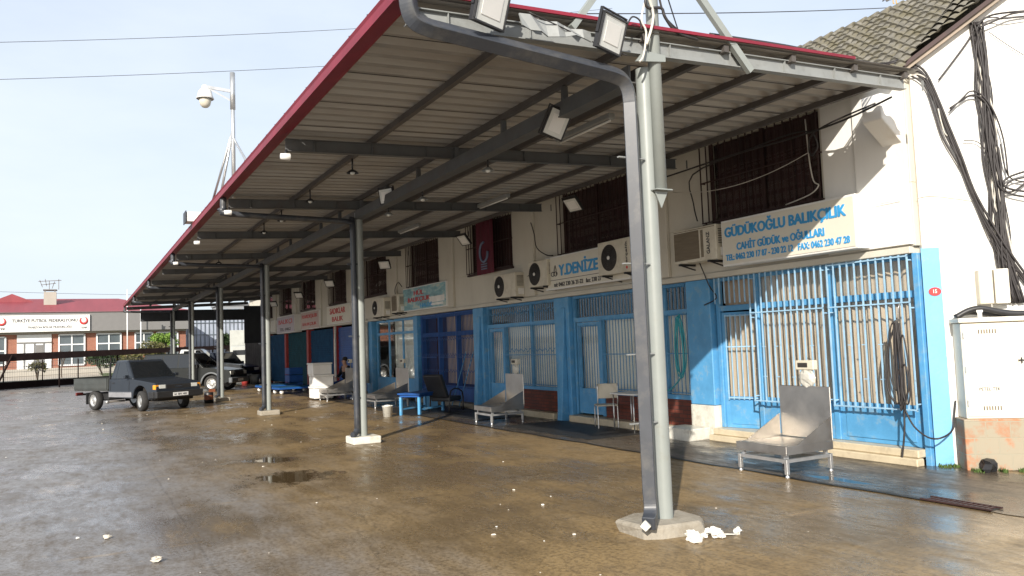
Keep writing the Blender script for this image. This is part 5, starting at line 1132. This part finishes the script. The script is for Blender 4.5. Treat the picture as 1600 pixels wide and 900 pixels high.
for (a, b, c_, d_) in ((-1.14, -1.11, -.80, .80), (.84, .87, -.80, .80), (-1.11, .84, -.83, -.80), (-1.11, .84, .80, .83)):
    f = MB(); f.box(a, b, c_, d_, .66, 1.02)
    if d_ - c_ < .1:
        for z in (.70, .85, .99): f.box(a, b, (c_ - .008 if c_ < 0 else d_), (c_ if c_ < 0 else d_ + .008), z, z + .018)
    f.build('drop_side', 'pbed', t, bevel=.005)
f = MB(); f.bar((.88, -.74, .66), (.93, -.74, 1.52), .04, .04); f.bar((.88, .74, .66), (.93, .74, 1.52), .04, .04); f.bar((.93, -.74, 1.52), (.93, .74, 1.52), .04, .04); f.build('headboard', 'bump', t)
f = MB(); f.box(-1.0, 3.1, -.35, -.27, .40, .50); f.box(-1.0, 3.1, .27, .35, .40, .50); f.box(.1, .6, -.60, -.36, .33, .55); f.box(-.05, .05, -.6, .6, .28, .36); f.box(-1.1, -1.04, -.75, .75, .45, .52); f.build('chassis', 'bump', t)
f = MB(); f.tube([(1.3, -.50, .30), (.95, -.66, .28), (.86, -.76, .27)], .03, 8); f.build('exhaust', 'chassisg', t); f = MB(); f.lathe([(0, -.05), (.05, -.05), (.055, .05), (0, .05)], (.84, -.80, .27), 'X', 12); f.build('exhaust_tip', 'rim', t)
f = MB(); f.box(2.5, 3.3, -.6, .6, .3, .8); f.build('engine_block', 'dark', t)
for x, s_, st in ((0, -1, 0), (0, 1, 0), (2.64, -1, -14), (2.64, 1, -14)): wheel(t, x, s_ * .70, r, .19, s_, st)
hd = math.degrees(math.atan2(-.88, .47)); place(t, (1.13, 29.85, 0), hd)
# ---- generic estate / saloon
def suv(label, loc, rz, mt, high=True, name='parked_car', cat='car', pick=False, wheelr=.36, lower=None):
    t = thing(name, label, cat, (0, 0, 0)); r = wheelr; ax = 2.65; g0 = .30 if high else .22; hb = 1.05 if high else .90; ht = 1.75 if high else 1.42; hw = .88
    low = [(-.85, g0 + .1), (-.45, g0 + .05)] + arch(0, r + .09, r) + [(.5, g0)] + [(ax - .5, g0)] + arch(ax, r + .09, r) + [(ax + .5, g0 + .02), (ax + .85, g0 + .12), (ax + .9, g0 + .35), (ax + .82, hb - .12), (ax + .1, hb - .02), (ax - .45, hb + .04), (-.9, hb + .02), (-1.0, hb - .3)]
    shell(t, 'body', mt, low, hw, lambda x, z: 1 - .06 * max(0, x - ax) - .08 * max(0, z - .8))
    if pick: cabin(t, mt, .55, ax - .35, .75, ax - 1.0, hb, ht, .82, .66, [[(.85, hb + .05), (.9, ht - .08), (1.35, ht - .08), (1.35, hb + .05)], [(1.42, hb + .05), (1.42, ht - .08), (ax - 1.05, ht - .08), (ax - .6, hb + .05)]], 'cab'); bx(t, 'load_cover', 'bump', -.9, .5, -.78, .78, hb + .03, hb + .10)
    else: cabin(t, mt, -.85, ax - .35, -.6, ax - 1.05, hb, ht, .82, .66, [[(-.6, hb + .05), (-.5, ht - .08), (.25, ht - .08), (.25, hb + .05)], [(.32, hb + .05), (.32, ht - .08), (1.0, ht - .08), (1.0, hb + .05)], [(1.07, hb + .05), (1.07, ht - .08), (ax - 1.1, ht - .08), (ax - .6, hb + .05)]], 'cab')
    for s_ in (-1, 1):
        bx(t, 'headlamp', 'lampg', ax + .80, ax + .885, s_ * .50, s_ * .80, g0 + .42, g0 + .58)
        f = MB(); f.box(ax - .75, ax - .62, s_ * .84, s_ * 1.02, hb + .02, hb + .18); f.build('wing_mirror', lower or mt, t, bevel=.02)
        bx(t, 'tail_lamp', 'redl', -1.02, -.96, s_ * .55, s_ * .84, hb - .28, hb - .02)
        if lower: 
            for cx in (0, ax):
                f = MB(); f.tube([(cx + (r + .11) * cos(a), s_ * .885, r + (r + .11) * sin(a)) for a in [pi * i / 12 for i in range(13)]], .045, 6); f.build('wheel_flare', lower, t)
            bx(t, 'side_step', 'chrome', .6, ax - .6, s_ * .88, s_ * .98, .36, .40)
    bx(t, 'front_bumper', lower or 'bump', ax + .80, ax + .97, -.86, .86, g0 + .05, g0 + .30, bevel=.03); bx(t, 'grille', 'bump', ax + .87, ax + .915, -.45, .45, g0 + .38, g0 + .58)
    bx(t, 'number_plate', 'plate', ax + .971, ax + .978, -.26, .26, g0 + .12, g0 + .23, bevel=0)
    for x in (0, ax):
        for s_ in (-1, 1): wheel(t, x, s_ * .76, r, .23, s_)
    return place(t, loc, rz)
M['pdark'] = paint('dark_graphite_paint', (.012, .014, .014)); M['pnavy'] = paint('navy_paint', (.012, .018, .06)); M['psil'] = paint('silver_paint', (.45, .47, .48)); M['pflare'] = mat('grey_plastic_flare', (.13, .14, .15), .5)
suv('black estate car with grey wheel flares nosing out behind the old pickup', (3.57, 40.14, 0), -35, 'pdark', True, 'parked_car', 'car', False, .36, 'pflare')
sp_ = suv('silver pickup whose cab shows above the black estate car', (4.1, 45.5, 0), -16, 'psil', True, 'parked_pickup', 'pickup truck', True, .38)
sp_.scale = (1.08, 1.08, 1.12)
suv('navy blue van like car between the fourth column and the white lorry', (6.3, 47.6, 0), -62, 'pnavy', True)
# ---- white box lorry
t = thing('box_lorry', 'white box lorry parked beyond the end of the canopy', 'lorry', (0, 0, 0)); M['pwhite'] = paint('white_lorry_paint', (.40, .41, .38), .6)
bx(t, 'cargo_box', 'pwhite', -3.6, .3, -1.05, 1.05, .95, 3.15, bevel=.02)
f = MB()
for x in (-3.61,): 
    for y in (-.52, 0, .52): f.box(x, x + .02, y - .012, y + .012, 1.0, 3.1)
f.build('door_bar', 'steelleg', t)
shell(t, 'cab', 'pwhite', [(.4, .5), (2.1, .5), (2.15, 1.1), (1.85, 2.1), (.4, 2.15)], .98); bx(t, 'windscreen', 'cglass', 1.92, 2.02, -.85, .85, 1.25, 1.85)
f = MB(); f.box(-3.5, 2.0, -.4, .4, .55, .9); f.build('chassis', 'bump', t)
bx(t, 'front_bumper', 'bump', 2.1, 2.25, -.95, .95, .4, .65)
for s_ in (-1, 1): bx(t, 'wing_mirror', 'bump', 1.8, 1.9, s_ * 1.05, s_ * 1.2, 1.4, 1.8); bx(t, 'headlamp', 'lampg', 2.13, 2.18, s_ * .6, s_ * .9, .75, .95)
for x in (-2.5, 1.3):
    for s_ in (-1, 1): wheel(t, x, s_ * .88, .40, .25, s_)
place(t, (9.7, 54.0, 0), -100)
# fire bucket and tyre by the fourth column
t = thing('oil_can', 'dented orange and black can beside the foot of the fourth column', 'can', (4.0, 29.3, 0)); M['orange'] = mat('faded_orange', (.22, .07, .03), .5, var=.3)
f = MB(); f.lathe([(0, 0), (.15, 0), (.15, .36), (.13, .38), (0, .38)], (3.95, 29.2, 0), n=16); f.build('can_body', 'black', t); f = MB(); f.lathe([(.152, .12), (.155, .28)], (3.95, 29.2, 0), n=16); f.box(3.95, 4.15, 29.1, 29.2, .38, .48); f.build('can_label', 'orange', t)
t = thing('debris_pile', 'pile of dark buckets and scrap before the corrugated end panel', 'scrap', (8.2, 44, 0))
for (x, y, r_, h, mt) in ((7.7, 43.6, .2, .35, 'redpl'), (8.3, 44.2, .28, .5, 'steelg'), (8.7, 43.8, .2, .3, 'black')):
    f = MB(); f.lathe([(0, 0), (r_ * .8, 0), (r_, h), (r_ * .9, h), (r_ * .7, .03), (0, .03)], (x, y, 0), n=14); f.build('bucket', mt, t)
# ================================================================== FAR SCENE
M['fred'] = brick_mat('orange_red_brick', (.33, .11, .06), (.26, .085, .05), (.26, .20, .16), axis='XZ', grime=.1)
M['froof'] = mat('red_metal_roof', (.24, .045, .055), .6, var=.12, vs=.5, stretch=(3, .3, 1)); M['fgrey'] = mat('grey_fascia_cladding', (.17, .165, .16), .6, var=.05); M['fcream'] = mat('cream_render', (.36, .335, .29), .8, var=.06)
M['pvc'] = mat('white_window_pvc', (.68, .69, .69), .4, var=.04); M['fglass'] = mat('office_glass', (.09, .11, .12), .08, var=.3, vs=.6, spec=.8)
FB = thing('office_building', 'low brick office building with grey fascia and crimson hipped roof across the yard', 'building', (2, 75, 0))
f = MB(); f.box(-22, 8.3, 75.0, 88, 0, 3.9); f.build('wall', 'fred', FB)
f = MB(); f.box(-22.4, 8.5, 74.3, 75.6, 3.92, 5.55); f.build('fascia', 'fgrey', FB)
f = MB(); f.box(-22.4, 8.32, 74.75, 74.998, 0, 1.0); f.box(-22.4, 8.32, 74.8, 74.998, 3.78, 3.918); f.build('plinth_band', 'fcream', FB)
f = MB(); f.add([(-23, 74.2, 5.5), (9.0, 74.2, 5.5), (9.0, 88, 5.5), (-23, 88, 5.5), (-20, 80.5, 7.0), (3.2, 80.5, 7.0), (3.2, 81.5, 7.0), (-20, 81.5, 7.0)], [(0, 1, 5, 4), (1, 2, 6, 5), (2, 3, 7, 6), (3, 0, 4, 7), (4, 5, 6, 7), (0, 3, 2, 1)]); f.build('roof', 'froof', FB)
f = MB(); f.add([(-6.6, 79, 6.6), (-3.2, 79, 6.6), (-4.9, 79, 7.35), (-6.6, 86, 6.6), (-3.2, 86, 6.6), (-4.9, 86, 7.35)], [(0, 1, 2), (3, 5, 4), (0, 3, 4, 1), (1, 4, 5, 2), (2, 5, 3, 0)]); f.build('roof_gable', 'froof', FB)
ch = bpy.data.objects.new('chimney', None); COL.objects.link(ch); ch.parent = FB
f = MB(); f.box(-2.55, -1.62, 77.6, 78.6, 6.0, 7.40); f.build('chimney_stack', 'fcream', ch); f = MB(); f.box(-2.6, -1.57, 77.55, 78.65, 7.55, 7.63); f.box(-2.5, -2.4, 77.6, 77.7, 7.40, 7.55); f.box(-1.78, -1.68, 77.6, 77.7, 7.40, 7.55); f.build('chimney_cap', 'fgrey', ch)
f = MB(); 
for a, b in (((-2.8, 77.9, 9.3), (-1.1, 77.9, 9.4)), ((-2.0, 77.9, 8.6), (-2.0, 77.9, 9.35)), ((-1.3, 77.9, 8.6), (-1.3, 77.9, 9.5)), ((-2.6, 77.9, 9.0), (-1.5, 77.9, 9.15)), ((-2.5, 77.9, 8.8), (-2.7, 77.9, 9.4)), ((-2.2, 77.9, 8.9), (-2.3, 77.9, 9.5)), ((-1.8, 77.9, 8.7), (-1.6, 77.9, 9.3))): f.bar((a[0] - .15, a[1], a[2] - .98), (b[0] - .15, b[1], b[2] - .98), .055, .055)
f.build('aerial', 'fgrey', ch)
def fwin(x0, x1, z0, z1, nm=2, tr=.5, nz=1):
    w = bpy.data.objects.new('window', None); COL.objects.link(w); w.parent = FB
    f = MB(); f.box(x0, x1, 74.93, 74.96, z0, z1); f.build('pane', 'fglass', w)
    f = MB(); f.box(x0 - .08, x0 + .04, 74.86, 74.93, z0, z1); f.box(x1 - .04, x1 + .08, 74.86, 74.93, z0, z1); f.box(x0, x1, 74.86, 74.93, z1 - .08, z1 + .04); f.box(x0, x1, 74.86, 74.93, z0 - .08, z0 + .05)
    for i in range(1, nm): x = x0 + (x1 - x0) * i / nm; f.box(x - .05, x + .05, 74.87, 74.93, z0, z1)
    for i in range(1, nz + 1): z = z0 + (z1 - z0) * i / (nz + 1); f.box(x0, x1, 74.875, 74.93, z - .05, z + .05)
    f.build('frame', 'pvc', w)
fwin(-6.6, -5.1, 1.4, 3.6, 1); fwin(-1.35, .45, 1.2, 3.7, 2, nz=2); fwin(1.4, 3.15, 1.2, 3.7, 2, nz=2); fwin(4.3, 5.6, 2.0, 3.7, 2); fwin(6.0, 7.6, 1.4, 3.7, 2); fwin(-12, -9, 1.4, 3.6, 2)
w = bpy.data.objects.new('entrance', None); COL.objects.link(w); w.parent = FB
f = MB(); f.box(-4.3, -1.9, 74.90, 74.96, .2, 3.75); f.build('pane', 'pvc', w); f = MB()
for x in (-3.8, -3.1, -2.45): f.box(x - .04, x + .04, 74.84, 74.90, .2, 3.1)
f.box(-4.3, -1.9, 74.83, 74.9, 3.05, 3.15); f.box(-3.0, -2.5, 74.85, 74.9, .6, 2.9); f.build('frame', 'fgrey', w)
SG = thing('office_sign', 'long white office sign with dark lettering and red crescents on the grey fascia', 'sign', (-3, 74.1, 4.0))
f = MB(); f.box(-7.5, .85, 74.15, 74.28, 3.95, 5.28); f.build('sign_board', 'white', SG)
text('lettering', 'TÜRKİYE FUTBOL FEDERASYONU', 'txtk', SG, (-4.6, 74.148, 4.72), 4.55, .33, bold=.03); text('lettering', 'TRABZON BÖLGE MÜDÜRLÜĞÜ', 'txtk', SG, (-3.55, 74.148, 4.22), 3.1, .22, bold=.03)
for x in (-5.3, .4):
    f = MB(); f.tube([(x + .25 * sin(a), 74.13, 4.82 + .27 * cos(a)) for a in [.5 + 5.0 * i / 16 for i in range(17)]], [.03 + .06 * sin(pi * i / 16) for i in range(17)], 6); f.build('crescent', 'txtr', SG)
    text('lettering', 'TFF', 'txtk', SG, (x - .2, 74.148, 4.12), .45, .16, bold=.04)
for x, y, lab in ((3.55, 72.5, 'thin white flagpole on the left before the brick office'), (4.55, 72.3, 'thin white flagpole on the right with a red pennant')):
    t = thing('flagpole', lab, 'flagpole', (x, y, 0)); f = MB(); f.tube([(x, y, 0), (x, y, 7.2 if x < 4 else 5.6)], .045, 8); f.build('pole', 'pvc', t)
    if x > 4: f = MB(); f.add([(x, y, 5.5), (x + .3, y + .05, 5.45), (x + .22, y + .1, 4.8), (x + .05, y, 4.75), (x, y + .02, 5.5), (x + .3, y + .07, 5.45), (x + .22, y + .12, 4.8), (x + .05, y + .02, 4.75)], [(0, 1, 2, 3), (4, 7, 6, 5), (0, 4, 5, 1), (1, 5, 6, 2), (2, 6, 7, 3), (3, 7, 4, 0)]); f.build('pennant', 'txtr', t)
# dark carport roof with posts
M['cport'] = mat('dark_carport_roof', (.022, .014, .013), .95, var=.3, spec=.1)
t = thing('carport', 'long low dark carport roof crossing in front of the brick office', 'carport', (0, 60, 0))
f = MB(); f.add([(-14, 46, 1.98), (-14, 50, 2.0), (12, 68, 2.32), (12, 64.5, 2.30), (-14, 46, 1.42), (-14, 50, 1.45), (12, 68, 2.1), (12, 64.5, 2.05)], [(0, 1, 2, 3), (4, 7, 6, 5), (0, 4, 5, 1), (1, 5, 6, 2), (2, 6, 7, 3), (3, 7, 4, 0)]); f.build('roof', 'cport', t)
for i in range(9):
    k = i / 8; f = MB(); f.tube([(-14 + 26 * k, 46.5 + 18.3 * k, -.02), (-14 + 26 * k, 46.5 + 18.3 * k, 1.98)], .04, 8); f.build('post', 'cport', t)
f = MB(); f.bar((-4.1, 52.6, 0), (-3.3, 53.6, 2.0), .08, .08); f.build('brace', 'cport', t)
# wire fence and kerb, hedges
t = thing('wire_fence', 'thin wire fence with dark posts in front of the shrubs', 'fence', (0, 56, 0))
def FL(k): return (-14 + 24 * k, 50.0 + 18.5 * k)
for i in range(13):
    x, y = FL(i / 12); f = MB(); f.tube([(x, y, 0), (x, y, 1.7)], .035, 6); f.build('post', 'cport', t)
f = MB()
for z in (.4, .7, 1.0, 1.3, 1.6): f.tube([(*FL(0), z), (*FL(1), z)], .010, 4)
for i in range(200): x, y = FL(i / 200); f.tube([(x, y, .1), (x, y, 1.6)], .006, 4, cap=False)
f.build('mesh', 'fgrey', t)
t = MB(); a, b = FL(0), FL(1); t.add([(a[0], a[1] - .6, 0), (b[0], b[1] - .6, 0), (b[0], b[1] + .6, 0), (a[0], a[1] + .6, 0), (a[0], a[1] - .5, .40), (b[0], b[1] - .5, .40), (b[0], b[1] + .5, .40), (a[0], a[1] + .5, .40)], [(4, 5, 6, 7), (0, 1, 5, 4), (1, 2, 6, 5), (2, 3, 7, 6), (3, 0, 4, 7)])
tag(t.build('low_wall', 'cport'), 'low dark retaining wall under the wire fence', 'wall')
f = MB(); f.add([(-14, 50.8, .402), (10, 69.3, .402), (10, 74.9, .402), (-14, 74.9, .402)], [(0, 1, 2, 3)]); M['lawn'] = mat('lawn', (.07, .10, .03), .95, var=.4, vs=2); M['path'] = mat('pale_path', (.40, .35, .28), .9, var=.1)
struct('lawn', f, 'lawn'); f = MB(); f.add([(-5.2, 58.0, .41), (1.5, 63.1, .41), (1.5, 74.8, .41), (-5.2, 74.8, .41)], [(0, 1, 2, 3)]); struct('path', f, 'path')
def leafmat(nm, c): return mat(nm, c, .75, var=.55, vs=1.5)
M['leafd'] = leafmat('dark_leaves', (.030, .055, .018)); M['leafo'] = leafmat('olive_leaves', (.09, .085, .025)); M['leafb'] = leafmat('bright_leaves', (.13, .22, .03)); M['bark'] = mat('bark', (.10, .075, .055), .9)
def bush(label, x, y, z, rx, ry, rz_, n, lm, seed, cat='shrub', s=.10, name='shrub', grp='shrubs behind the wire fence', trunk=None):
    random.seed(seed); t = thing(name, label, cat, (x, y, z), grp); f = MB(); blobs = [(random.uniform(-.6, .6), random.uniform(-.6, .6), random.uniform(-.3, .7), random.uniform(.35, .6)) for _ in range(9)]
    for i in range(n):
        b = random.choice(blobs); d = Vector([random.gauss(0, 1) for _ in range(3)]).normalized() * b[3] * random.uniform(.6, 1.05)
        c = Vector((x + (b[0] + d.x) * rx, y + (b[1] + d.y) * ry, max(z + .03, z + rz_ * .9 + (b[2] * .8 + d.z) * rz_ * .6)))
        a = Vector([random.uniform(-1, 1) for _ in range(3)]).normalized() * s * random.uniform(.6, 1.4); b2 = a.cross(Vector([random.uniform(-1, 1) for _ in range(3)])).normalized() * s * .5
        f.add([tuple(c - a), tuple(c + b2), tuple(c + a), tuple(c - b2)], [(0, 1, 2, 3)])
    f.build('foliage' if not trunk else 'crown', lm, t, fix=False)
    g_ = MB()
    for q in range(6): g_.tube([(x, y, z), (x + random.uniform(-.5, .5) * rx, y + random.uniform(-.5, .5) * ry, z + rz_ * 1.2)], [.04, .012], 6)
    if trunk: g_.tube([(x, y, 0), (x + .1, y, z + rz_)], [.12, .05], 8)
    g_.build('stem' if not trunk else 'trunk', 'bark', t); return t
bush('olive brown bushy shrub at the far left edge', -5.4, 58, .4, 1.1, 1.0, 1.1, 1500, 'leafo', 1)
bush('small sparse shrub between the path and the slanting carport brace', -2.3, 60, .4, .6, .5, .9, 260, 'leafo', 2)
bush('dark round evergreen bush left of the pickup bed', 1.6, 66.5, .4, 1.5, 1.3, 1.2, 2600, 'leafd', 3)
bush('yellow green shrub just right of the dark round bush', 3.4, 66.0, .4, 1.0, 1.0, 1.1, 1500, 'leafo', 4)
bush('tall dull shrub behind the pickup cab', 5.2, 68.0, .4, 1.2, 1.0, 1.6, 1800, 'leafo', 5)
bush('bright green young tree behind the carport roof near the flagpoles', 6.4, 72.8, 1.6, 1.1, .9, 1.4, 1500, 'leafb', 6, 'tree', .12, 'young_tree', None, True)
bush('green tree beyond the yard seen between the canopy columns', 12.6, 79, 1.8, 1.0, .8, 1.1, 1500, 'leafd', 8, 'tree', .3, 'leafy_tree', None, True)
def bare(label, x, y, h, seed, name='bare_tree', tw=.07, z0=0, grp=None):
    random.seed(seed); t = thing(name, label, 'tree', (x, y, z0), grp); f = MB(); g_ = MB()
    def br(p, d, L, r_, dep):
        q = p + d * L; (g_ if dep == 0 else f).tube([p, (p + q) / 2 + Vector([random.uniform(-.05, .05) * L for _ in range(3)]), q], [r_, r_ * .8, r_ * .6], 5, cap=False)
        if dep < 4:
            for _ in range(3 if dep < 3 else 2):
                nd = (d + Vector([random.uniform(-.75, .75), random.uniform(-.75, .75), random.uniform(-.1, .5)])).normalized(); br(p.lerp(q, random.uniform(.6, 1)), nd, L * random.uniform(.55, .8), r_ * .55, dep + 1)
    br(Vector((x, y, z0)), Vector((0, 0, 1)), h * .38, tw, 0); g_.build('trunk', 'bark', t); f.build('crown', 'bark', t)
bare('slim bare sapling on the pale path in front of the office entrance', -1.0, 63.5, 2.4, 3, tw=.05, z0=.4)
bare('leafless tree beyond the canopy end beside the white lorry', 15.5, 76, 8.5, 5, tw=.16)
bare('leafless tree farther right behind the canopy end', 18.6, 84, 9, 9, tw=.18)
# apartment blocks and low orange houses beyond
M['apt'] = mat('pale_apartment_render', (.24, .255, .275), .8, var=.05); M['aptg'] = mat('blue_grey_glass', (.22, .27, .33), .2, var=.2); M['terra'] = mat('terracotta', (.48, .15, .06), .8, var=.15)
def block(label, x, y, w, d, h, nx, nz_):
    t = thing('apartment_block', label, 'building', (x, y, 0), 'pale apartment blocks beyond the yard'); f = MB(); f.box(x - w / 2, x + w / 2, y, y + d, 0, h); f.box(x - w / 2 - .3, x + w / 2 + .3, y - .3, y + d, h, h + .5); f.build('wall', 'apt', t)
    for i in range(nx):
        for j in range(nz_):
            cx = x - w / 2 + w * (i + .5) / nx; z = 1 + (h - 1) * j / nz_; f = MB(); f.box(cx - w / nx * .33, cx + w / nx * .33, y - .06, y - .01, z + .5, z + .5 + (h - 1) / nz_ * .55); f.build('window', 'aptg', t)
M['meshw'] = mat('pale_lattice_glass', (.34, .38, .45), .4, var=.35, vs=.9, stretch=(3, 3, .5))
t = thing('glass_hall', 'pale glazed hall with dark vertical mullions beyond the brick office', 'building', (13, 86, 0))
f = MB(); f.box(9.3, 18.5, 86, 94, 0, 5.6); f.build('glazed_wall', 'meshw', t)
f = MB()
for i in range(24): x = 9.3 + i * .4; f.box(x, x + .07, 85.93, 85.998, 0, 5.6)
f.build('mullion', 'fglass', t); f = MB()
for z in (1.2, 2.4, 3.6, 4.8): f.box(9.3, 18.5, 85.90, 85.925, z, z + .06)
f.build('transom', 'fglass', t)
block('pale blue grey apartment block seen left of the fifth column', 34, 190, 12, 10, 12.5, 5, 4); block('pale apartment block seen right of the fifth column', 47, 190, 11, 10, 13.5, 5, 4); block('pale apartment block partly behind the white lorry', 61, 200, 12, 10, 14, 5, 4)
t = thing('low_house', 'low terracotta roofed house glimpsed between columns and the white lorry', 'house', (16.5, 83.5, 0))
f = MB(); f.box(13.2, 20, 82.5, 85, 0, 2.3); f.build('wall', 'fcream', t); f = MB(); f.prism([(82.0, 2.32), (85.4, 2.32), (83.8, 3.2)], 'X', 12.9, 20.3); f.build('roof', 'terra', t)
for x in (14, 15.6, 17.2): f = MB(); f.box(x, x + .8, 82.43, 82.49, .9, 1.9); f.build('window', 'fglass', t)
# ------------------------------------------------------------------ overhead wires
def wire(lab, p, q, d, r=.012): f = MB(); f.tube(sag(p, q, d, 24), r, 5); tag(f.build('power_line', 'cable'), lab, 'power line', 'overhead wires across the sky')
wire('upper of the two wires at the top left', (-14, 40, 13.7), (30, 40, 22.8), .6); wire('lower of the two wires at the top left', (-14, 40, 12.2), (30, 40, 20.4), .5)
wire('faint far wire just above the office roof', (-30, 110, 11.0), (30, 110, 9.3), .6, .02)
wire('wire rising to the upper right above the near roof edge', (5.5, 11.0, 6.95), (24, 13, 11.3), .15, .010)
wire('wire dropping from the mast to the roof edge', (4.66, 5.6, 5.45), (7.9, 8.6, 5.45), .10, .008)
